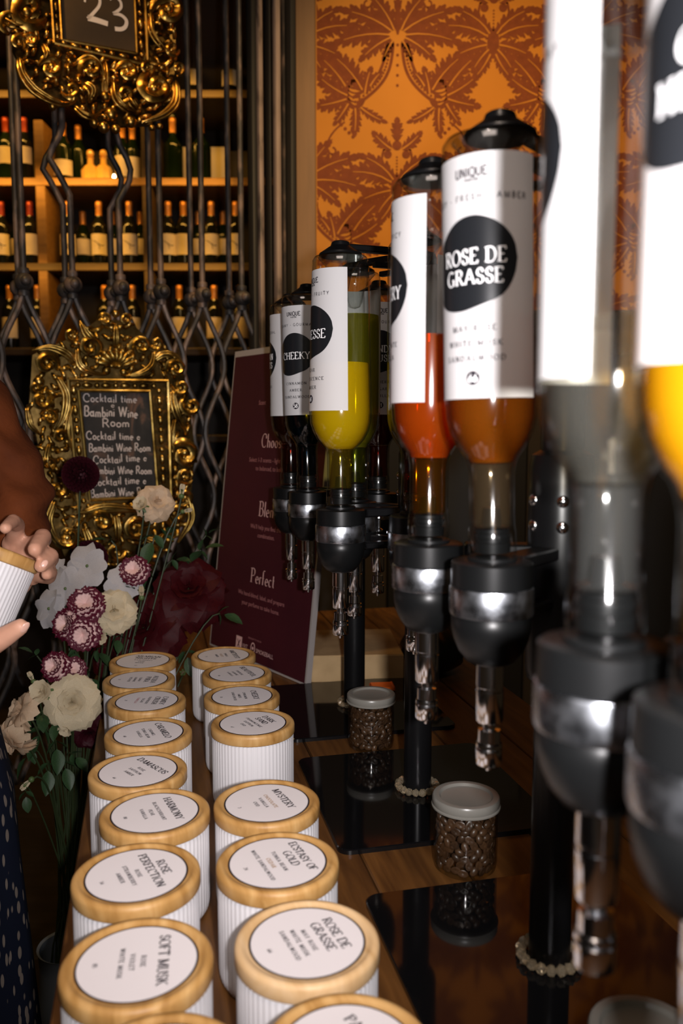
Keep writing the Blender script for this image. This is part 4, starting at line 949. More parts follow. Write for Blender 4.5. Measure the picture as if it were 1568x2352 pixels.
# ---------------------------------------------------------------- gilded frames
PXM = .00102
def spiral(cx, cy, r, a0=0, turns=1.35, d=1, r1=.16, n=30):
    o = []
    for i in range(n+1):
        t = i/n; a = radians(a0)+d*2*pi*turns*t; rr_ = r*(1-(1-r1)*t**.8)
        o.append((cx+rr_*cos(a), cy+rr_*sin(a)))
    return o
def catm(p, k=6):
    o = []; n = len(p)
    for i in range(n-1):
        p0, p1, p2, p3 = p[max(i-1,0)], p[i], p[i+1], p[min(i+2,n-1)]
        for j in range(k):
            t = j/k
            o.append(tuple(.5*((2*p1[d])+(-p0[d]+p2[d])*t+(2*p0[d]-5*p1[d]+4*p2[d]-p3[d])*t*t+(-p0[d]+3*p1[d]-3*p2[d]+p3[d])*t**3) for d in (0, 1)))
    o.append(p[-1]); return o
class Frame:
    def __init__(s, name, label, base_px, gm, W0):
        u, z = gp(*base_px, W0); s.W0 = W0; s.o = GW(u, z, W0); s.t = thing(name, label, 'frame', s.o); s.gm = gm
    def pt(s, px, py, h=0.0):
        u, z = gp(px, py, s.W0); return GW(u, z, s.W0+h)-s.o
    def sweep(s, pts, w0, w1, lift=.012, name='scroll', ball=0.0, n=12, flute=.13):
        m = len(pts); path = []; rad = []
        for i, p in enumerate(pts):
            t = i/(m-1); w = w0+(w1-w0)*t; taper = min(1, .35+t*6)
            path.append(s.pt(p[0], p[1], lift+.010*sin(pi*t))); rad.append(w*PXM*.5*taper*(1+.08*sin(i*1.7)))
        mb = MB(); mb.tube(path, rad, n, 1.15, GN, flute=flute)
        if ball: mb.ball(path[-1]+GN*.006, ball*PXM, 12, 8)
        return mb.build(name, s.gm, s.t, ang=75)
    def scroll(s, cx, cy, r, a0=0, d=1, turns=1.3, w=None, lift=.014):
        w = w or r*.52
        s.sweep(spiral(cx, cy, r-w*.3, a0, turns, d), w, w*.55, lift, 'scroll', r*.24)
    def knob(s, px, py, r, name='bead', sq=1.0): mb = MB(); mb.ball(s.pt(px, py, .014), r*PXM, 12, 8, (1,1,sq)); return mb.build(name, s.gm, s.t)
    def leaf(s, pts, w, lift=.012):
        """acanthus leaf: three parallel ribs fanning from a spine"""
        c = catm(pts)
        for k in (-1, 0, 1):
            q = []
            for i, p in enumerate(c):
                t = i/(len(c)-1); a = c[max(i-1,0)]; b = c[min(i+1,len(c)-1)]; dx, dy = b[0]-a[0], b[1]-a[1]; l = math.hypot(dx, dy) or 1
                o = k*w*.30*sin(pi*min(1, .15+t*.85)); q.append((p[0]-dy/l*o, p[1]+dx/l*o))
            s.sweep(q, w*.42, w*.18, lift+(.006 if k == 0 else 0), 'leaf', 0, 8, .05)
    def bar(s, a, b, wpx, h, name='moulding', m=None):
        mb = MB(); n = 18; path = [s.pt(a[0]+(b[0]-a[0])*i/n, a[1]+(b[1]-a[1])*i/n, h) for i in range(n+1)]
        mb.tube(path, wpx*PXM*.5, 8, 1.0, GN); return mb.build(name, m or s.gm, s.t)
    def board(s, q, m, h=.004, th=.008, name='chalkboard'):
        mb = MB(); vs = [s.pt(*p, h) for p in q]+[s.pt(*p, h-th) for p in q]; n = len(q)
        mb.add(vs, [list(range(n)), list(range(2*n-1, n-1, -1))]+[(i, n+i, n+(i+1) % n, (i+1) % n) for i in range(n)]); return mb.build(name, m, s.t, smooth=False)
    def beads(s, a, b, k, r):
        for i in range(k):
            t = (i+.5)/k; p = s.pt(a[0]+(b[0]-a[0])*t, a[1]+(b[1]-a[1])*t, .012)
            mb = MB(); dz = s.pt(*b)-s.pt(*a); dz.normalize(); R = Matrix((dz, GN.cross(dz), GN)).transposed()
            mb.ball(p, r*PXM, 10, 6, (1.5 if i % 2 else .8, .75, .8), R); mb.build('bead', s.gm, s.t)
def fill(Fr, poly_, hole, seed, step=17):
    rr_ = random.Random(seed)
    def inside(p, q):
        c = False; n = len(q)
        for i in range(n):
            (x1, y1), (x2, y2) = q[i], q[(i+1) % n]
            if (y1 > p[1]) != (y2 > p[1]) and p[0] < (x2-x1)*(p[1]-y1)/(y2-y1)+x1: c = not c
        return c
    cx = sum(p[0] for p in poly_)/len(poly_); cy = sum(p[1] for p in poly_)/len(poly_)
    y = min(p[1] for p in poly_)
    while y < max(p[1] for p in poly_):
        x = min(p[0] for p in poly_)
        while x < max(p[0] for p in poly_):
            p = (x+rr_.uniform(-6,6), y+rr_.uniform(-6,6)); x += step*1.5
            if not inside(p, poly_) or inside(p, hole) or p[1] < -60: continue
            a = atan2(p[1]-cy, p[0]-cx)+rr_.choice((.4, 1.2, -1.2, 2.0, .0)); L = rr_.uniform(14, 24); b = rr_.uniform(-10, 10)
            q = [(p[0]-cos(a)*L*.5, p[1]-sin(a)*L*.5), (p[0]-sin(a)*b*.5, p[1]+cos(a)*b*.5), (p[0]+cos(a)*L*.5-sin(a)*b*.2, p[1]+sin(a)*L*.5)]
            Fr.sweep(catm(q, 5), rr_.uniform(11, 17), rr_.uniform(4, 9), rr_.uniform(.002, .009), 'leaf', 0, 8, .10)
        y += step*1.25
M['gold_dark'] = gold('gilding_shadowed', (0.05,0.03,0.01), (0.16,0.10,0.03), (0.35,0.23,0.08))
F = Frame('gilded_frame', 'lower ornate gilded frame round a chalkboard with handwritten lines, hung on the gate', (265, 1300), M['gold'], .045)
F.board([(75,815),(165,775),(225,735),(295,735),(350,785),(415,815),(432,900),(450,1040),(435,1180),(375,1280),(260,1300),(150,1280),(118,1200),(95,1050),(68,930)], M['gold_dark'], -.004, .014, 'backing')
BK1 = [(75,815),(165,775),(225,735),(295,735),(350,785),(415,815),(432,900),(450,1040),(435,1180),(375,1280),(260,1300),(150,1280),(118,1200),(95,1050),(68,930)]
R1 = [(178,897),(341,899),(360,1142),(204,1147)]; R2 = [(153,873),(380,876),(388,1168),(177,1176)]
F.board(R1, M['slate'], .006)
for R_, wp, h in ((R1, 8, .012), (R2, 9, .020)):
    for i in range(4): F.bar(R_[i], R_[(i+1) % 4], wp, h)
mid = [((a[0]+b[0])/2, (a[1]+b[1])/2) for a, b in zip(R1, R2)]
for i in range(4): F.beads(mid[i], mid[(i+1) % 4], 9 if i % 2 == 0 else 12, 8)
for a in ((236,737,19,180,1),(284,737,17,0,-1),(200,800,34,60,-1),(318,798,30,120,1),(103,838,34,30,-1),(398,848,28,150,1),(80,890,20,0,1),(90,918,30,300,1),(134,1003,24,60,-1),(110,960,26,200,1),
          (408,890,24,200,-1),(432,932,30,250,-1),(414,1044,42,200,1),(430,1062,20,0,-1),(418,1092,26,30,1),(150,1228,36,200,-1),(226,1196,34,180,1),(306,1214,34,330,-1),(398,1180,32,90,1),(262,1262,28,0,1),
          (192,1290,24,120,-1),(345,1268,32,60,1),(128,1120,30,270,1),(105,1065,24,90,-1),(415,1140,26,120,-1),(160,770,20,10,1),(352,790,20,170,-1)): F.scroll(*a)
for pts, w in (([(262,800),(261,770),(262,745)],16),([(222,792),(195,770),(180,740)],24),([(175,800),(178,838),(205,856),(240,862)],18),([(350,806),(343,840),(318,858),(284,864)],18),([(170,838),(150,815),(112,800),(72,806)],22),
               ([(345,832),(370,815),(402,826),(414,862)],20),([(128,866),(148,908),(142,958),(124,990)],22),([(390,896),(398,948),(424,992)],22),([(112,1018),(104,1058),(122,1084)],18),([(124,1148),(108,1196),(130,1244),(178,1256)],22),
               ([(186,1176),(232,1162),(290,1166),(344,1178)],18),([(424,1136),(432,1190),(404,1244)],20),([(262,1180),(266,1215),(264,1250)],20),([(60,936),(66,975),(92,1000)],16),([(190,1210),(200,1245),(180,1270)],22),([(330,1235),(352,1240),(372,1222)],20),
               ([(165,930),(150,985),(165,1040)],14),([(158,1060),(150,1100),(168,1150)],16),([(398,960),(388,1010),(396,1070)],14)): F.leaf(pts, w)
for k in range(9):
    a = radians(200+k*17.5); F.sweep([(262+10*cos(a), 846+10*sin(a)), (262+28*cos(a), 846+26*sin(a)), (262+47*cos(a), 846+40*sin(a))], 7, 13, .016, 'shell_rib', 5, 8, 0)
for a in ((241,852,10),(280,856,9),(240,1198,17),(262,722,9),(87,878,12),(265,1296,10),(236,1160,8),(300,1162,8)): F.knob(*a)
fill(F, BK1, [(146,864),(388,868),(396,1176),(170,1184)], 2)
# chalk handwriting
mb = MB(); ru = random.Random(5)
def chalk(s, x0, y0, x1, y1, h):
    a = gp(x0, y0, F.W0); b = gp(x1, y1, F.W0); L = math.hypot(b[0]-a[0], b[1]-a[1]); ca, sa = (b[0]-a[0])/L, (b[1]-a[1])/L
    hh = h*.80*PXM; HF = {**LOW, **CAPS}
    w = text_w(s, hh, HF, 1, .06); cond = L/w
    tmp = lambda x, y: GW(a[0]+x*ca-y*sa, a[1]+x*sa+y*ca, F.W0+.0068)-F.o
    text(mb, s, 0, 0, hh, tmp, font=HF, cond=cond, track=.06*cond, mono=.06, serif=False, align='l', jit=lambda: ru.uniform(-.07,.07))
chalk('Cocktail time', 189, 914, 312, 916, 22); chalk('@', 252, 929, 262, 929, 16); chalk('Bambini Wine', 191, 944, 314, 948, 27); chalk('Room', 232, 970, 296, 970, 24); chalk('Cocktail time @', 196, 1001, 320, 1001, 22)
chalk('Bambini Wine Room', 202, 1027, 344, 1028, 22); chalk('Cocktail time @', 212, 1055, 335, 1050, 22); chalk('Bambini Wine Room', 206, 1080, 347, 1079, 22)
chalk('Cocktail time @', 208, 1106, 334, 1101, 22); chalk('Bambini Wine Room', 206, 1134, 350, 1126, 22)
mb.build('lettering', M['chalk'], F.t, smooth=False)

F2 = Frame('gilded_frame', 'upper ornate gilded frame round a brown board chalked 23, at the top of the gate', (238, 300), M['gold_warm'], .055)
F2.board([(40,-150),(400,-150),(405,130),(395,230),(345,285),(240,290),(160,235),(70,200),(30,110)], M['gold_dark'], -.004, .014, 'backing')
Q1 = [(126,-140),(302,-110),(311,128),(140,97)]; Q2 = [(103,-165),(322,-130),(334,158),(121,108)]
F2.board(Q1, M['slate_brown'], .006)
for R_, wp, h in ((Q1, 7, .012), (Q2, 8, .020)):
    for i in range(4): F2.bar(R_[i], R_[(i+1) % 4], wp, h)
mid = [((a[0]+b[0])/2, (a[1]+b[1])/2) for a, b in zip(Q1, Q2)]
for i in range(4): F2.beads(mid[i], mid[(i+1) % 4], 7 if i % 2 == 0 else 11, 8)
for a in ((112,166,34,200,1),(204,168,32,150,1),(352,208,48,250,-1),(62,34,52,20,1),(38,108,24,60,-1),(66,104,22,180,1),(378,36,46,180,1),(402,166,18,90,-1),(388,120,22,0,1),(160,215,24,180,-1),(285,175,30,200,1),(20,60,30,90,1),(330,165,22,60,-1),(95,-40,40,0,1),(350,-50,40,180,-1),(280,225,26,140,-1)): F2.scroll(*a)
for pts, w in (([(42,140),(48,176),(70,210),(105,234),(140,246),(168,240)],26),([(168,250),(188,270),(210,276),(230,258)],18),([(398,192),(396,240),(370,270),(322,286)],26),([(256,190),(260,232),(282,256),(312,266)],22),
               ([(238,148),(240,185),(238,226)],14),([(0,48),(36,70),(80,66)],20),([(340,28),(342,82),(366,116),(394,132)],18),([(170,152),(200,138),(228,164),(232,220)],14),([(96,110),(104,135),(92,150)],20),([(330,150),(352,160),(372,150)],16),([(190,200),(206,216),(200,238)],28),([(290,230),(300,248),(316,262)],24)): F2.leaf(pts, w)
for a in ((213,287,10),(235,297,12),(262,301,10),(251,268,15),(296,284,13),(345,298,7),(362,294,7),(118,250,8),(214,178,9),(290,216,10),(238,228,12)): F2.knob(*a)
fill(F2, [(40,-150),(400,-150),(405,130),(395,230),(345,285),(240,290),(160,235),(70,200),(30,110)], [(98,-175),(330,-140),(342,166),(114,114)], 3)
mb = MB()
def q23(pts, ws):
    p = catm(pts, 6); n = len(p)
    stroke(mb, [gp(x, y, F2.W0) for x, y in p], lambda a, i: PXM*(ws[0]+(ws[1]-ws[0])*i/n)/2, lambda u, z: GW(u, z, F2.W0+.0069)-F2.o)
q23([(193,8),(196,-10),(212,-16),(226,-2),(226,16),(212,34),(200,46)], (4,7)); q23([(200,44),(222,50),(246,58)], (12,10))
q23([(250,2),(262,-4),(274,6),(276,20),(266,30),(258,34)], (5,6)); q23([(258,34),(276,38),(288,50),(286,64),(276,70),(262,69)], (6,9))
mb.build('lettering', M['chalk'], F2.t, smooth=False)

# ================================================================ WINE SHELVES
CY = 4.0
M['shelf_unlit'] = noise_col(mat('unlit_shelf_wood', (0.05,0.03,0.01), 0.6), [(0.3,(0.035,0.019,0.007)),(0.7,(0.06,0.034,0.012))], 9, (1,6,6), 4)  # same shelf wood, shade of the unlit boards and uprights put into its colour
shelf = thing('wine_shelf', 'tall warm lit wooden shelving full of wine bottles behind the gate', 'shelf', (-1.2, CY+.2, 0))
def shp(name, x0, x1, y0, y1, z0, z1, m):
    mb = MB(); mb.box((0,0,0), (x1-x0, y1-y0, z1-z0), b=.003); return mb.build(name, M[m], shelf, ((x0+x1)/2+1.2, (y0+y1)/2-CY-.2, (z0+z1)/2))
zA, zB, zT, zC = at(300, 411, CY-.1).z, at(300, 606, CY-.1).z, at(300, 210, CY-.1).z, at(300, 800, CY-.1).z
XL, XR = -2.1, .05
for z in (zA, zB, zT, zC, zC-.40, zT+.41):
    shp('shelf_board', XL, XR, CY-.12, CY+.3, z-.034, z, 'shelf_wood' if z == zA else 'shelf_unlit')
for px in (-260, 97, 340, 590):
    x = at(px, 500, CY-.1).x; shp('upright', x-.021, x+.021, CY-.115, CY+.3, 0, 2.75, 'shelf_wood' if px == 97 else 'shelf_unlit')
shp('back_panel', XL, XR, CY+.3, CY+.32, 0, 2.75, 'counter_dark')
for nm, px, z, en in (('a', 215, zA, 1.7), ('a', 450, zA, 1.3), ('a', 20, zA, 1.5), ('b', 215, zB, 1.7), ('b', 450, zB, 1.1), ('b', 30, zB, 1.5), ('c', 450, zC, 1.0), ('c', 60, zC, .7), ('t', 490, zT, .22), ('c', 250, zC, .8)):
    x = at(px, 500, CY).x
    lamp('AREA', 'shelf_lamp', (x, CY-.20, z+.365), (x, CY+.05, z+.10), en*.85, (1.0, .48, .075), shape='RECTANGLE', size=.34, size_y=.03)
def wine_mesh(h, r, sh):
    mb = MB(); mb.lathe([(0, .004), (r*.8, 0), (r, .006), (r, h*.60*sh), (r*.94, h*.65*sh), (r*.62, h*.72*sh), (.0155, h*.79*sh), (.0145, h*.93), (.0155, h*.935), (.0155, h*.98), (.0135, h), (0, h)], 24); return mb
def mk(h, r, sh, m): return wine_mesh(h, r, sh).mesh('glass_body', M[m], ang=50)
WB, WG, WCH = mk(.30, .037, 1, 'wine_glass_dark'), mk(.30, .037, 1, 'wine_glass_green'), mk(.32, .046, .86, 'wine_glass_green')
def lblm(r, z0, z1, a=75):
    mb = MB(); n = 20; vs = [((r+.0006)*cos(radians(-90-a+2*a*i/n)), (r+.0006)*sin(radians(-90-a+2*a*i/n)), z) for z in (z0, z1) for i in range(n+1)]
    mb.add(vs, [(i, i+1, n+2+i, n+1+i) for i in range(n)]); return mb.mesh('paper_label', M['wine_label'])
LB, LCH, LSM = lblm(.037, .055, .150), lblm(.046, .05, .12), lblm(.037, .09, .165)
def vein():
    mb = MB(); f = lambda x, y: (.0384*sin(x/.037), -.0384*cos(x/.037), y)
    stroke(mb, [(-.03,.122),(-.012,.116),(.004,.104),(.018,.095),(.03,.099)], lambda p, i: .0016, f); stroke(mb, [(.004,.104),(.010,.088),(.008,.08)], lambda p, i: .0012, f); return mb.mesh('label_mark', M['counter_dark'])
VE = vein()
def foilm(m): mb = MB(); mb.lathe([(.0158,.232),(.0150,.278),(.0162,.280),(.0162,.296),(.014,.3015),(0,.3015)], 20); return mb.mesh('foil_capsule', M[m], ang=50)
FR, FA = foilm('foil_red'), foilm('foil_amber')
def wine(px, z, lab, body=WB, lb=LB, foil=FA, dy=0.0, group='wine bottles on the lit shelves', mark=False):
    p = at(px, 500, CY+dy); t = thing('wine_bottle', lab, 'bottle', (p.x, CY+dy, z), None, group)
    link('glass_body', body, t)
    if lb: l = link('paper_label', lb, t); 
    if lb and mark: link('label_mark', VE, l)
    if foil: link('foil_capsule', foil, t)
    return t
wl = 'dark wine bottle with cream label, '
for px, s, m, f in ((3, 'left edge of the lower lit row, red capsule', True, FR), (69, 'lower lit row, red capsule, second from left', False, FR), (155, 'lower lit row, just right of the left upright', True, FA), (227, 'lower lit row, left of the middle pair', True, FA), (297, 'lower lit row, right of the middle pair', True, FA), (386, 'lower lit row, first right of the middle upright', True, FA), (421, 'lower lit row, second right of the middle upright', False, FA), (485, 'lower lit row, third right of the middle upright', True, FA), (541, 'lower lit row, rightmost of all', True, FA)):
    wine(px, zB, wl+s, foil=f, mark=m)
for px, s in ((40, 'far left'), (92, 'beside the left upright'), (190, 'left of the pair'), (258, 'between the pair'), (322, 'right of the pair'), (455, 'right bay'), (512, 'right end')):
    wine(px, zB, 'dim bottle in the back of the lower lit row, '+s, WG, LSM, FA, .17)
wine(400, zA, 'broad green champagne bottle left of the pale cards on the upper lit shelf', WCH, None, FA); wine(464, zA, 'broad green champagne bottle between the pale cards on the upper lit shelf', WCH, None, FA)
wine(62, zA, wl+'upper lit shelf near the left edge', WB, LSM, FR); wine(20, zA, 'amber shouldered bottle at the left edge of the upper lit shelf', WG, LSM, FR); wine(150, zA, 'green bottle with small label on the upper lit shelf, right of the upright', WG, LCH, FA, .05); wine(185, zA, 'plain green bottle on the upper lit shelf beside the decanters', WG, None, FA, .1); wine(308, zA, 'tall pale labelled bottle at the right end of the upper lit bay', WG, LB, FA, .1); wine(285, zA, 'green bottle with cream label behind the tea light', WG, LB, FA, .08)
wine(449, zT, wl+'dim top row, left of two'); wine(532, zT, wl+'dim top row, right of two'); wine(385, zT, wl+'dim top row, beside the gilded frame')
wine(408, zC, wl+'lowest row, left of two seen between the knots'); wine(489, zC, wl+'lowest row, right of two seen between the knots'); wine(235, zC, 'dark bottle in the lowest row, left above the frame crest'); wine(300, zC, 'dark bottle in the lowest row, right above the frame crest'); wine(15, zC, wl+'lowest row, far left'); wine(80, zC, wl+'lowest row, second from left'); wine(550, zC, wl+'lowest row, far right')
for px, w, s in ((428, .075, 'left'), (496, .085, 'right')):
    p = at(px, 335, CY+.24); cd = thing('menu_card', 'pale cream card propped at the back of the upper lit shelf, '+s+' of two', 'card', (p.x, CY+.24, zA), None, 'pale cards on the upper lit shelf')
    mb = MB(); mb.box((0,0,.125), (w, .006, .25), b=.001); mb.build('card_sheet', M['cream_card'], cd); mb = MB(); mb.box((0,.012,.05), (w*.5, .018, .1), b=.001); mb.build('stand_foot', M['cream_card'], cd)
for px, s in ((208, 'left'), (238, 'right')):
    p = at(px, 390, CY+.02); dc = thing('decanter', 'amber cut glass decanter glittering on the upper lit shelf, '+s+' of two', 'decanter', (p.x, CY+.02, zA), None, 'amber decanters')
    mb = MB(); mb.lathe([(0,0),(.036,0),(.040,.012),(.040,.07),(.030,.088),(.014,.10),(.013,.125),(.018,.13)], 9, rf=lambda i, z: 1+.06*((i+int(z*90)) % 2)); mb.build('glass_body', M['decanter'], dc, smooth=False)
    mb = MB(); mb.ball((0,0,.148), .018, 8, 6); mb.build('stopper', M['decanter'], dc, smooth=False)
p = at(262, 405, CY-.06); tl = thing('tea_light', 'tiny white glowing tea light on the upper lit shelf', 'candle', (p.x, CY-.06, zA))
mb = MB(); mb.lathe([(0,0),(.014,0),(.014,.012),(0,.012)], 16); mb.build('cup', M['cream_card'], tl)
fl = mat('flame', (1,.8,.4)); nodes(fl)[2].inputs['Emission Color'].default_value = (1,.82,.45,1); nodes(fl)[2].inputs['Emission Strength'].default_value = 14
mb = MB(); mb.ball((0,0,.020), .010, 10, 8, (.8,.8,1.3)); mb.build('flame', fl, tl)
# ================================================================ FLOWERS
vase_p = TB(-.140, 1.315, -.523)
tab = thing('side_table', 'dark side table with a lower shelf at the end of the counter, carrying the vase', 'table', TB(-.235, 1.36, -TZ), (0, 0, CROT))
mb = MB(); mb.box((0, 0, .385), (.27, .34, .024), b=.002); mb.build('tabletop', M['counter_dark'], tab)
mb = MB(); mb.box((0, 0, .115), (.25, .32, .02), b=.002); mb.build('lower_shelf', M['counter_dark'], tab)
for sx in (-1, 1):
    for sy in (-1, 1):
        mb = MB(); mb.box((sx*.118, sy*.153, .1865), (.028, .028, .373), b=.002); mb.build('leg', M['counter_dark'], tab)
gb = thing('grey_box', 'pale grey card box on the lower shelf of the side table', 'box', TB(-.275, 1.33, -TZ+.125), (0, 0, CROT+.3))
mb = MB(); mb.box((0,0,.09), (.085,.14,.18), b=.002); mb.build('box_body', M['grey_box'], gb); mb = MB(); mb.box((0,0,.1825), (.088,.143,.02), b=.002); mb.build('lid', M['grey_box'], gb)
vs = thing('vase', 'frosted blue grey vase on the side table holding the flowers', 'vase', vase_p)
mb = MB(); mb.lathe([(0,0),(.040,0),(.046,.005),(.048,.06),(.044,.12),(.046,.15),(.0475,.152),(.0435,.15),(.0415,.12),(.045,.06),(.042,.010),(0,.008)], 36); mb.build('vase_body', M['vase'], vs)
MOUTH = vase_p+Vector((0,0,.135))
rf_ = random.Random(21)
def petal_mesh(name, m, h, w, a, curl, cup, b, nu=6, nv=6, wav=.0, seed=0, edge=False, top=.9, frill=0.0):
    r2 = random.Random(seed); ph = r2.uniform(0, 6); vsx = []; ed = []
    for j in range(nv+1):
        v = j/nv; f = (sin(pi*(.10+top*v*.80)))**.6
        for i in range(nu+1):
            u = -1+2*i/nu
            x = w*f*u; rad = a*v+curl*v**3-cup*u*u*f; z = h*v-b*v**4
            rad += wav*sin(u*5+ph)*v*v; z += wav*cos(u*4+ph*2)*v*v
            if frill: rad += frill*sin(u*9+ph)*v; z += frill*.9*(1 if i % 2 else -1)*(v > .8)
            vsx.append((x, rad, z)); ed.append(max(0, min(1, (v-.80)/.08)) if edge else 0)
    me = bpy.data.meshes.new(name); me.from_pydata(vsx, [], [(j*(nu+1)+i, j*(nu+1)+i+1, (j+1)*(nu+1)+i+1, (j+1)*(nu+1)+i) for j in range(nv) for i in range(nu)])
    me.materials.append(m); me.shade_smooth()
    if edge:
        at_ = me.attributes.new('edge', 'FLOAT', 'POINT'); at_.data.foreach_set('value', ed)
    return me
PETS = {}
def pets(m):
    if m not in PETS:
        PETS[m] = [petal_mesh('petal', M[m], 1.0, .50, .10, -.12, .28, .10, wav=.03, seed=1), petal_mesh('petal', M[m], 1.0, .66, .42, .10, .26, .10, wav=.05, seed=2), petal_mesh('petal', M[m], .92, .80, .70, .42, .16, .30, wav=.07, seed=3), petal_mesh('petal', M[m], .9, .74, .74, .55, .12, .42, wav=.10, seed=4)]
    return PETS[m]
def leafm(name='leaf'):
    mb = MB(); n = 8; vsx = []; 
    for j in range(n+1):
        t = j/n; w = .30*sin(pi*t)**.8*(1.1-.3*t)
        for k, s_ in enumerate((-1, -.5, 0, .5, 1)): vsx.append((w*s_, t, -.22*t*t+.12*abs(s_)*w*2+(.01*(1 if j % 2 else -1) if abs(s_) == 1 else 0)))
    mb.add(vsx, [(j*5+k, j*5+k+1, (j+1)*5+k+1, (j+1)*5+k) for j in range(n) for k in range(4)]); return mb.mesh(name, M['leaf'])
LEAFM = leafm()
SEPM = petal_mesh('sepal', M['bud'], .55, .12, .30, .2, .05, .1, 2, 4)
def q_to(d): return Vector(d).to_track_quat('Z', 'Y')
def stem_of(t, c, d, r=.0015):
    """stem from the bloom back into the vase, in the thing's own space (thing is unrotated)"""
    a = Vector((0,0,0))-Vector(d).normalized()*.008; e = MOUTH-c+Vector((rf_.uniform(-.022,.022), rf_.uniform(-.022,.022), 0)); e2 = e-Vector((0,0,.10))
    c1 = a-Vector(d).normalized()*.05; c2 = e+Vector((0,0,.10))
    if e.z > a.z-.08: c2 = e+Vector((0,0,.05)); c1 = a-Vector(d).normalized()*.02
    pts = []
    for i in range(15):
        s_ = i/14; pts.append(a*(1-s_)**3+c1*3*s_*(1-s_)**2+c2*3*s_*s_*(1-s_)+e*s_**3)
    pts.append(e2*.6+e*.4)
    mb = MB(); mb.tube(pts, r, 6); mb.build('stem', M['stem'], t)
    return pts
def add_leaf(t, pos, d, size, roll=0.0):
    o = link('leaf', LEAFM, t, pos); z = Vector(d).normalized(); q = z.to_track_quat('Y', 'Z'); o.rotation_mode = 'QUATERNION'; o.rotation_quaternion = q @ Euler((0, roll, 0)).to_quaternion(); o.scale = (size,)*3
    return o
def rose(px, py, Y, Rpx, m, label, d=(0,-1,.5), rings=None, leaves=0, sc=1.0, group=None):
    c = at(px, py, Y); R = Rpx*Y/FPX; t = thing('rose', label, 'flower', c, None, group); P = pets(m); q = q_to(d)
    rings = rings or ((4, .40, .02, 0), (5, .60, .08, 1), (6, .80, .30, 1), (7, .98, .62, 2), (8, 1.08, .95, 3))
    k = 0
    for (n, s_, tilt, pm) in rings:
        for i in range(n):
            k += 1; a = 2*pi*i/n+k*.35+rf_.uniform(-.15,.15)
            o = link('petal', P[pm], t); o.rotation_mode = 'QUATERNION'
            o.rotation_quaternion = q @ Euler((0,0,a)).to_quaternion() @ Euler((-tilt*rf_.uniform(.85,1.15),0,0)).to_quaternion()
            z0 = -.30*R+.10*R*(1-s_); o.location = q @ Vector((0,0,z0))
            o.scale = (R*s_*.86,)*3
    for i in range(5):
        o = link('sepal', SEPM, t); o.rotation_mode = 'QUATERNION'; o.rotation_quaternion = q @ Euler((0,0,i*1.257)).to_quaternion() @ Euler((-1.2,0,0)).to_quaternion(); o.location = q @ Vector((0,0,-.34*R)); o.scale = (R*.9,)*3
    pts = stem_of(t, c, d)
    for i in range(leaves):
        p = pts[3+2*i]; a = rf_.uniform(0, 6.28); add_leaf(t, p, (cos(a)*.8, -.4, .3*sin(a)), .045, rf_.uniform(-.5,.5))
    return t
CARP = [petal_mesh('petal', M['carn_petal'], .75, .46, .55, .15, .05, .05, 10, 9, .02, s, True, .62, .06) for s in (7, 8, 9)]
def carnation(px, py, Y, Rpx, label, d=(0,-1,.5), leaves=0):
    c = at(px, py, Y); R = Rpx*Y/FPX; t = thing('carnation', label, 'flower', c, None, 'burgundy edged pink carnations'); q = q_to(d)
    for (n, tilt, s_, zz) in ((7, .12, .66, .16), (8, .3, .78, .08), (9, .55, .90, .0), (9, .95, .95, -.06), (8, 1.3, .9, -.14)):
        for i in range(n):
            a = 2*pi*i/n+rf_.uniform(-.25,.25); o = link('petal', CARP[rf_.randrange(3)], t); o.rotation_mode = 'QUATERNION'
            o.rotation_quaternion = q @ Euler((0,0,a)).to_quaternion() @ Euler((-tilt+rf_.uniform(-.12,.12), 0, rf_.uniform(-.3,.3))).to_quaternion(); o.location = q @ Vector((0,0,(zz-.35)*R)); o.scale = (R*s_*1.05,)*3
    mb = MB(); M3 = q.to_matrix(); mb.lathe([(0,-.95*R),(.20*R,-.9*R),(.26*R,-.5*R),(.22*R,-.28*R)], 10, M=M3); mb.build('calyx', M['bud'], t)
    stem_of(t, c, d); return t
WP = [petal_mesh('petal', M['white_petal'], .55, .62, .80, .1, .10, .12, 6, 6, .06, s, False, .74) for s in (5, 6)]
def broad_white(px, py, Y, Rpx, label, d, n=4, roll=0):
    c = at(px, py, Y); R = Rpx*Y/FPX; t = thing('white_blossom', label, 'flower', c, None, 'broad petalled white blossoms'); q = q_to(d)
    for i in range(n):
        o = link('petal', WP[i % 2], t); o.rotation_mode = 'QUATERNION'; o.rotation_quaternion = q @ Euler((0,0,2*pi*i/n+roll)).to_quaternion() @ Euler((-.55+rf_.uniform(-.2,.2),0,0)).to_quaternion(); o.scale = (R*rf_.uniform(.9,1.15),)*3
    mb = MB(); mb.ball((0,0,0), .09*R, 8, 6); mb.build('blossom_eye', M['bud'], t)
    stem_of(t, c, d, .0014); return t
def dahlia(px, py, Y, Rpx, label, d=(0,-1,.3)):
    c = at(px, py, Y); R = Rpx*Y/FPX; t = thing('dahlia', label, 'flower', c, None, 'dark burgundy pompon dahlias'); q = q_to(d)
    pm = PETS.setdefault('dah', [petal_mesh('petal', M['burg_petal'], .9, .26, .2, .1, .22, .1, 4, 4, .02, 3)])[0]; n = 150
    for i in range(n):
        z = 1-1.55*(i+.5)/n; a = i*2.39996; r_ = sqrt(max(0, 1-z*z)); dv = Vector((r_*cos(a), r_*sin(a), z))
        o = link('petal', pm, t); o.rotation_mode = 'QUATERNION'; o.rotation_quaternion = q @ dv.to_track_quat('Z', 'Y'); o.location = q @ (dv*R*.45); o.scale = (R*.60,)*3
    mb = MB(); mb.ball((0,0,0), R*.55, 14, 9); mb.build('flower_core', M['burg_petal'], t)
    stem_of(t, c, (0, .2, 1), .0017); return t
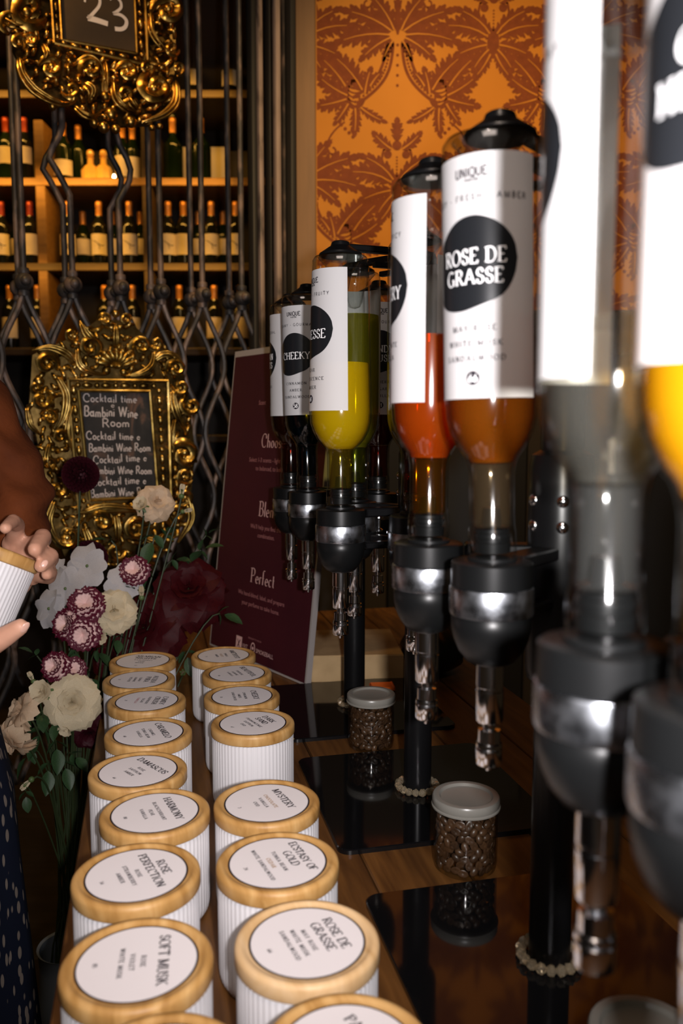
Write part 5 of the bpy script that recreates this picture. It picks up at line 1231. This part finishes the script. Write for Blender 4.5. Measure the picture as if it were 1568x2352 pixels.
def bud(px, py, Y, Rpx, label, d, m='cream_petal'):
    c = at(px, py, Y); R = Rpx*Y/FPX; t = thing('rose_bud', label, 'flower', c, None, 'closed rose buds'); q = q_to(d); P = pets(m)
    for i in range(4):
        o = link('petal', P[0], t); o.rotation_mode = 'QUATERNION'; o.rotation_quaternion = q @ Euler((0,0,i*1.6)).to_quaternion(); o.location = q @ Vector((0,0,-.5*R)); o.scale = (R*.7, R*.7, R*1.7)
    for i in range(5):
        o = link('sepal', SEPM, t); o.rotation_mode = 'QUATERNION'; o.rotation_quaternion = q @ Euler((0,0,i*1.257)).to_quaternion() @ Euler((.22,0,0)).to_quaternion(); o.location = q @ Vector((0,0,-.6*R)); o.scale = (R*1.5, R*1.5, R*2.0)
    mb = MB(); mb.ball(q @ Vector((0,0,-.75*R)), R*.42, 10, 7); mb.build('rose_hip', M['bud'], t)
    stem_of(t, c, d, .0014); return t
rose(432, 1345, 1.40, 78, 'red_petal', 'large dark red rose, upper right of two, against the burgundy board', (.10,-1,.75), leaves=1)
rose(325, 1435, 1.37, 80, 'red_petal', 'large dark red rose behind the ARABIAN NIGHTS candle', (-.15,-1,.6))
rose(250, 1515, 1.36, 52, 'red_petal', 'dark red rose in shade left of the ARABIAN NIGHTS candle', (-.3,-1,.2))
rose(205, 1690, 1.24, 42, 'burg_petal', 'very dark red rose hanging low beside the CARAMELO candle', (.2,-1,-.2))
dahlia(185, 1090, 1.40, 45, 'round dark burgundy dahlia in front of the lower chalkboard')
dahlia(205, 1283, 1.44, 45, 'round dark burgundy dahlia behind the white blossoms')
rose(362, 1148, 1.40, 40, 'blush_petal', 'cream blush rose at the top right of the bouquet, by the chalkboard corner', (.5,-1,.5), ((4,.5,.05,0),(6,.8,.4,1),(7,1,.75,2),(8,1.1,1.05,3)))
rose(324, 1160, 1.385, 26, 'cream_petal', 'small half open cream rose joined low left to the blush rose', (-.2,-1,.7), ((4,.6,.05,0),(5,.9,.15,0),(6,1.05,.3,1)))
rose(262, 1400, 1.30, 50, 'cream_petal', 'cream yellow rose right of the carnations', (.35,-1,.45), ((4,.5,.05,0),(6,.8,.4,1),(7,1,.75,2),(8,1.1,1.05,3)))
rose(230, 1462, 1.29, 24, 'cream_petal', 'small greenish cream rose below the cream yellow rose', (0,-1,.0), ((4,.6,.05,0),(5,.9,.15,0),(6,1.05,.4,1)))
rose(165, 1612, 1.20, 60, 'cream_petal', 'large open white rose left of the CANDY CRUSH candle', (.25,-1,.35))
rose(95, 1588, 1.19, 38, 'cream_petal', 'small rounded white rose left of the large open white one', (-.1,-1,.4), ((4,.5,.05,0),(5,.8,.15,1),(6,1.0,.4,1)))
rose(36, 1628, 1.17, 42, 'blush_petal', 'blush white rose seen from the side near the left edge', (-.9,-.5,.45))
rose(18, 1712, 1.15, 44, 'blush_petal', 'drooping blush white rose at the left edge', (-.7,-.5,-.75))
rose(150, 1676, 1.20, 24, 'cream_petal', 'small white rose beneath the large open white one', (-.2,-1,-.5), ((4,.6,.1,0),(6,1,.4,1)))
carnation(305, 1306, 1.33, 36, 'burgundy edged carnation on its own, highest, above the cream yellow rose', (-.1,-1,.5))
carnation(195, 1383, 1.275, 44, 'burgundy edged carnation, upper of the three clustered', (.1,-1,.6))
carnation(146, 1432, 1.26, 40, 'burgundy edged carnation, left of the three clustered', (-.5,-1,.4))
carnation(188, 1458, 1.25, 42, 'burgundy edged carnation, lower right of the three clustered', (.1,-1,.1))
carnation(120, 1528, 1.22, 36, 'burgundy edged carnation just above the small rounded white rose', (-.3,-1,.5))
carnation(168, 1535, 1.25, 32, 'shaded burgundy edged carnation above the large open white rose', (.3,-.8,.5))
for (px, py, Y, R, lb, d, n, ro) in ((200,1300,1.33,46,'white blossom with raised petals, topmost beside the hand',(-.1,-1,.3),4,.4), (150,1352,1.31,44,'white blossom directly above the left carnation',(-.3,-1,.2),4,.9), (112,1398,1.29,44,'white blossom lowest on the left, beside the held candle',(-.5,-1,.1),4,.2), (285,1335,1.34,40,'pale blue white blossom behind the cream yellow rose',(.2,-1,.4),4,.7), (130,1310,1.34,30,'small white blossom behind the fingertips',(-.2,-1,.6),3,0)):
    broad_white(px, py, Y, R, lb, d, n, ro)
bud(325, 1362, 1.32, 17, 'green and cream rose bud above the cream yellow rose', (.1,-.4,1)); bud(418, 1128, 1.40, 16, 'cream rose bud pointing up at the far right of the bouquet', (.15,-.2,1)); bud(428, 1173, 1.41, 13, 'green rose bud right of the blush rose', (.9,-.2,.2)); bud(62, 1800, 1.14, 18, 'white rose bud hanging down below the bouquet', (-.75,-.3,-.7)); bud(72, 1556, 1.20, 15, 'yellowish rose bud above the side facing rose', (-.3,-.3,1)); bud(420, 1545, 1.40, 15, 'pale rose bud between the two rows of candles', (.1,-.8,.3), 'cream_petal')
fol = [(348,1245,1.38,52,(-.3,-.5,-.9)),(515,1412,1.34,42,(1,-.3,-.25)),(440,1290,1.43,40,(.4,-.3,.6)),(333,1318,1.36,38,(-.2,-.6,-.8)),(405,1285,1.42,36,(.7,-.4,.1)),(290,1350,1.34,30,(.6,-.5,.2)),(470,1260,1.45,40,(.8,-.2,.3)),(90,1690,1.2,52,(-.4,-.6,-.8)),(130,1720,1.2,52,(.3,-.6,-.9)),(60,1740,1.19,46,(-.5,-.5,-.9)),(110,1770,1.19,50,(.2,-.7,-1)),(150,1765,1.2,46,(.5,-.6,-.9)),(175,1740,1.22,40,(.8,-.5,-.5)),(100,1640,1.22,46,(.2,-.7,-.3)),(55,1660,1.21,42,(-.7,-.4,-.3)),(200,1560,1.27,42,(.7,-.6,-.1)),(140,1580,1.24,36,(-.5,-.7,.3)),(230,1500,1.30,40,(.6,-.6,-.3)),(175,1500,1.28,36,(.1,-.8,-.5)),(395,1480,1.42,44,(.2,-.6,-.9)),(430,1510,1.41,46,(.4,-.5,-.8)),(410,1600,1.40,40,(-.1,-.6,-1)),(365,1420,1.40,36,(.4,-.5,-.7)),(60,1830,1.16,34,(.2,-.3,-1)),(245,1240,1.42,30,(-.8,-.4,.2)),(480,1225,1.46,30,(.7,-.3,.5)),(385,1225,1.42,32,(.5,-.5,.5)),(75,1500,1.24,30,(-.6,-.4,.6)),(270,1470,1.31,34,(.3,-.8,-.5)),(130,1660,1.21,40,(0,-.8,-.6))]
SPR = ['beneath the blush rose', 'by the burgundy board, pointing right', 'above the upper red rose', 'right of the lone carnation', 'right of the lone carnation, tilted up', 'behind the pale blue white blossom', 'by the gate above the upper red rose', 'below the small rounded white rose', 'below the large open white rose', 'at the lower left by the skirt', 'hanging lowest in the middle', 'hanging beside the low small rose', 'above the vase on the right', 'left of the large open white rose', 'beside the drooping blush rose', 'between the shaded carnation and the dark rose', 'above the large open white rose', 'left of the ARABIAN NIGHTS candle', 'under the lower right carnation', 'behind the two candle rows', 'behind the two candle rows, lower', 'between the two front candles of the far end', 'between the two large red roses', 'at the bottom beside the hanging bud', 'left of the dahlia stem', 'at the far right against the gate bars', 'under the blush rose, tilted up', 'at the far left under the held candle', 'below the cream yellow rose', 'in the dark middle of the lower bouquet']
for i, (px, py, Y, s_, d) in enumerate(fol):
    c = at(px, py, Y); t = thing('leaf_sprig', 'dark green leaf sprig '+SPR[i], 'leaf', c, None, 'green leaf sprigs of the bouquet')
    L = s_*Y/FPX; dv = Vector(d).normalized(); add_leaf(t, (0,0,0), dv, L*1.15, rf_.uniform(-.5,.5)); sd = dv.cross(Vector((0,1,0))).normalized()
    for k in (1, -1): add_leaf(t, -dv*L*.35, dv*.5+sd*k*.8, L*.72, rf_.uniform(-.6,.6))
    stem_of(t, c, dv, .0012)

# ================================================================ PERSON with a candle in both hands
def capsule(mb, a, b, ra, rb, n=14, k=6):
    a = Vector(a); b = Vector(b); d = b-a; L = d.length or 1e-5; R = d.to_track_quat('Z', 'Y').to_matrix()
    pr = [(ra*sin(pi/2*i/k), -ra*cos(pi/2*i/k)) for i in range(k)]+[(ra, 0), (rb, L)]+[(rb*cos(pi/2*i/k), L+rb*sin(pi/2*i/k)) for i in range(1, k+1)]
    pr[0] = (0, -ra); pr[-1] = (0, L+rb); mb.lathe(pr, n, a, M=R)
def chain(mb, pts, rs):
    for p, q, r0, r1 in zip(pts, pts[1:], rs, rs[1:]): capsule(mb, p, q, r0, r1)
def fuse(mb, name, m, parent, voxel, smooth_it=3, post=None, off=Vector((0,0,0))):
    mb.v = [tuple(Vector(p)-off) for p in mb.v]
    o = mb.build(name, m, None, ang=180); md = o.modifiers.new('r', 'REMESH'); md.mode = 'VOXEL'; md.voxel_size = voxel; md.use_smooth_shade = True
    s = o.modifiers.new('s', 'SMOOTH'); s.iterations = smooth_it; s.factor = .5
    dg = bpy.context.evaluated_depsgraph_get(); me = bpy.data.meshes.new_from_object(o.evaluated_get(dg)); bpy.data.objects.remove(o)
    me.name = name; me.materials.clear(); me.materials.append(m)
    if post:
        nn = [v.normal.copy() for v in me.vertices]
        for v, n_ in zip(me.vertices, nn): v.co = v.co+n_*post(v.co+off, n_)
    me.shade_smooth(); return link(name, me, parent)
PB = Vector((-.60, .94, 0))
man = thing('person', 'person in rust brown shirt and navy flecked skirt holding a candle', 'person', PB)
# held candle: axis tilted to the right and away
HC = at(-20, 1268, .86)
hax = Vector((.33, .30, .90)).normalized(); hq = hax.to_track_quat('Z', 'Y')
hc = link('candle', None, None, HC-hax*.091); hc.rotation_mode = 'QUATERNION'; hc.rotation_quaternion = hq
tag(hc, 'white ribbed candle with wooden lid held tilted in two hands', 'candle'); link('jar', JARM, hc); hl = link('lid', LIDM, hc); link('label_ring', RINGM, hl); link('lid_label', CARDM, hl)
mb = MB()
# trunk, legs, neck, head
capsule(mb, (-.60,.94,1.02), (-.60,.94,1.30), .115, .12); capsule(mb, (-.60,.84,1.39), (-.60,1.05,1.39), .055, .055); capsule(mb, (-.60,.94,1.30), (-.60,.94,1.40), .11, .07)
for y in (.86, 1.02): chain(mb, [(-.60,y,.95), (-.585,y,.50), (-.605,y,.10)], [.085,.058,.04]); capsule(mb, (-.60,y,.04), (-.46,y,.03), .036, .028)
capsule(mb, (-.60,.945,1.40), (-.585,.945,1.53), .052, .048); HY = .945
mb.ball((-.585,HY,1.635), 1, 28, 18, (.098,.076,.095))                                   # skull
capsule(mb, (-.560,HY,1.60), (-.520,HY,1.545), .066, .034); capsule(mb, (-.575,HY,1.58), (-.540,HY,1.535), .058, .036)   # face, jaw, chin
capsule(mb, (-.496,HY,1.615), (-.482,HY,1.590), .008, .0095); capsule(mb, (-.488,HY-.009,1.588), (-.488,HY+.009,1.588), .007, .007)   # nose
capsule(mb, (-.493,HY-.014,1.561), (-.493,HY+.014,1.561), .0075, .0075); capsule(mb, (-.496,HY-.012,1.551), (-.496,HY+.012,1.551), .0075, .0075)   # lips
for sg in (-1, 1):
    capsule(mb, (-.500,HY+sg*.018,1.631), (-.512,HY+sg*.050,1.630), .009, .008)   # brow, cheek
    mb.ball((-.585,HY+sg*.076,1.602), 1, 12, 9, (.018,.009,.030))
# far arm, its palm behind the candle and the fingers curling round towards the camera
SH1, EL1 = at(-190,800,1.10), at(40,1130,1.05); WR1 = at(28,1330,.965); 
chain(mb, [SH1, EL1, WR1], [.048,.036,.024])
PALM = at(58,1290,.935); chain(mb, [WR1, at(40,1310,.955), PALM], [.024,.022,.017])
capsule(mb, at(30,1250,.945), at(72,1322,.925), .013, .012); capsule(mb, at(45,1262,.94), at(78,1300,.93), .013, .013)
FINS = [([at(30,1250,.945), at(40,1206,.915), at(30,1196,.878), at(12,1213,.842)], [.0105,.0086,.0076,.0064]),
        ([at(52,1262,.94), at(98,1240,.915), at(98,1232,.872), at(80,1262,.835)], [.0110,.0098,.0090,.0078]),
        ([at(64,1290,.935), at(116,1285,.905), at(116,1276,.868), at(94,1300,.838)], [.0105,.0092,.0085,.0072]),
        ([at(70,1318,.928), at(112,1326,.905), at(117,1315,.876), at(107,1320,.852)], [.0095,.0080,.0072,.0062])]
for p, r in FINS: chain(mb, p, r)
chain(mb, [at(30,1318,.955), at(-30,1340,.93), at(-70,1330,.89)], [.013,.011,.009])      # far thumb, hidden behind the jar
# near arm, hand under the jar, thumb along its side
SH2, EL2, WR2 = Vector((-.60,.76,1.385)), Vector((-.575,.62,1.13)), at(-150,1560,.79)
chain(mb, [SH2, EL2, WR2], [.048,.038,.025]); chain(mb, [WR2, at(-95,1540,.80), at(-55,1510,.815)], [.025,.025,.019])
chain(mb, [at(-70,1520,.80), at(-28,1482,.795), at(8,1464,.793), at(46,1440,.790)], [.0165,.0135,.0110,.0085])
for k in range(4): chain(mb, [at(-62-10*k,1515-8*k,.825+.012*k), at(-30-6*k,1500-16*k,.865+.010*k), at(-26-8*k,1470-16*k,.905+.008*k), at(-50-8*k,1440-16*k,.925)], [.0125,.0100,.0090,.0075])
body = fuse(mb, 'body', M['skin'], man, .0032, 3, None, PB)
def nail(c, n_, a, w, l):
    mbn = MB(); n_ = Vector(n_).normalized(); a = Vector(a); a = (a-n_*a.dot(n_)).normalized(); R = Matrix((n_.cross(a), a, n_)).transposed(); mbn.ball(Vector(c)-PB, 1, 12, 8, (w, l, .0012), R); mbn.build('nail', M['nail'], body)
tp = at(49,1437,.790); nail(tp+Vector((.005,-.004,-.001)), (.75,-.6,-.35), (.6,0,.5), .0042, .0062)
nail(at(101,1296,.8365)+Vector((.0025,-.0058,.0015)), (.45,-.8,.3), (-.5,0,-.6), .0032, .0046)
# hair, eyes, mouth (outside the picture)
mb = MB(); vsx = []; fsx = []; nu, nv = 40, 16
for j in range(nv+1):
    for i in range(nu+1):
        a = radians(52)+radians(256)*i/nu                                     # open towards the face
        b = radians(4)+radians(118)*j/nv
        top = (1-min(1, j/5)); fr = abs(i/nu-.5)*2
        rx, ry, rz = .109, .087, .108
        x = -.588+rx*sin(b)*cos(a)*(1-.0*fr); y = HY+ry*sin(b)*sin(a); z = 1.637+rz*cos(b)
        if j > 9: z -= (j-9)*.012; x -= 0; k = 1+.04*(j-9)*(1-fr*.6); x = -.588+(x+.588)*k; y = HY+(y-HY)*k
        w = .0015*sin(i*2.6+j*.3); vsx.append(Vector((x+w, y+w, z))-PB)
fsx = [(j*(nu+1)+i, (j+1)*(nu+1)+i, (j+1)*(nu+1)+i+1, j*(nu+1)+i+1) for j in range(nv) for i in range(nu)]
mb.add(vsx, fsx)
fx = []                                                                       # fringe closing the crown above the brow
for j in range(9):
    for i in range(13):
        a = radians(-56)+radians(112)*i/12; b = radians(2)+radians(60)*j/8
        fx.append(Vector((-.588+.108*sin(b)*cos(a), HY+.086*sin(b)*sin(a), 1.638+.108*cos(b)))-PB)
mb.add(fx, [(j*13+i, (j+1)*13+i, (j+1)*13+i+1, j*13+i+1) for j in range(8) for i in range(12)])
hr = mb.build('hair', M['hair'], man, ang=80); sd_ = hr.modifiers.new('thick', 'SOLIDIFY'); sd_.thickness = .010; sd_.offset = -1
M['eye_white'] = mat('eye_white', (.7,.68,.65), .2); M['iris'] = mat('dark_iris', (.03,.015,.008), .15)
for sg in (-1, 1):
    mb = MB(); mb.ball(Vector((-.511,HY+sg*.034,1.615))-PB, .0115, 14, 10); ey = mb.build('eye', M['eye_white'], man)
    mb = MB(); mb.ball(Vector((-.5015,HY+sg*.033,1.615))-PB, 1, 12, 8, (.0035,.0058,.0058)); mb.build('iris', M['iris'], ey)
    mb = MB(); mb.tube([Vector((-.492,HY+sg*.016,1.637))-PB, Vector((-.496,HY+sg*.034,1.642))-PB, Vector((-.510,HY+sg*.053,1.636))-PB], [.003,.0035,.002], 7); mb.build('eyebrow', M['hair'], man)
mb = MB(); mb.tube([Vector((-.4895,HY-.020,1.556))-PB, Vector((-.4845,HY,1.5565))-PB, Vector((-.4895,HY+.020,1.556))-PB], [.002,.0045,.002], 8); mb.build('mouth', M['nail'], man)
# shirt with baggy sleeves
mb = MB(); capsule(mb, (-.60,.94,1.06), (-.60,.94,1.30), .155, .135, 24); capsule(mb, (-.60,.83,1.375), (-.60,1.05,1.375), .072, .072, 18)
capsule(mb, SH1, EL1, .077, .0435, 24); capsule(mb, EL1, EL1+(WR1-EL1)*.60, .0435, .036, 20); capsule(mb, SH2, EL2, .070, .055, 20); capsule(mb, EL2, EL2+(WR2-EL2)*.7, .055, .038, 20); capsule(mb, (-.60,.94,1.37), SH1, .07, .07, 16)
def fold(p, n_):
    q = p.z*1.0+p.x*.45-p.y*.1
    return .0048*sin(q*150+sin(p.x*60)*1.3)*(.5+.5*sin(p.x*40+p.z*23))
fuse(mb, 'shirt', M['rust'], man, .008, 4, fold, PB)
mb = MB(); n = 64
pr = [(.150,1.075),(.165,1.04),(.192,.99),(.204,.93),(.208,.86),(.213,.75),(.219,.62),(.230,.48),(.243,.36),(.238,.355),(.215,.48),(.195,.62),(.185,.8),(.14,1.07)]
mb.lathe(pr, n, (-.60,.93,0), rf=lambda i, z: 1+(.035*sin(i*2*pi/n*11)+.015*sin(i*2*pi/n*23+z*6))*min(1, max(0, (1.02-z)*3)))
mb.v = [tuple(Vector(p)-PB) for p in mb.v]; mb.build('skirt', M['skirt'], man, ang=80)
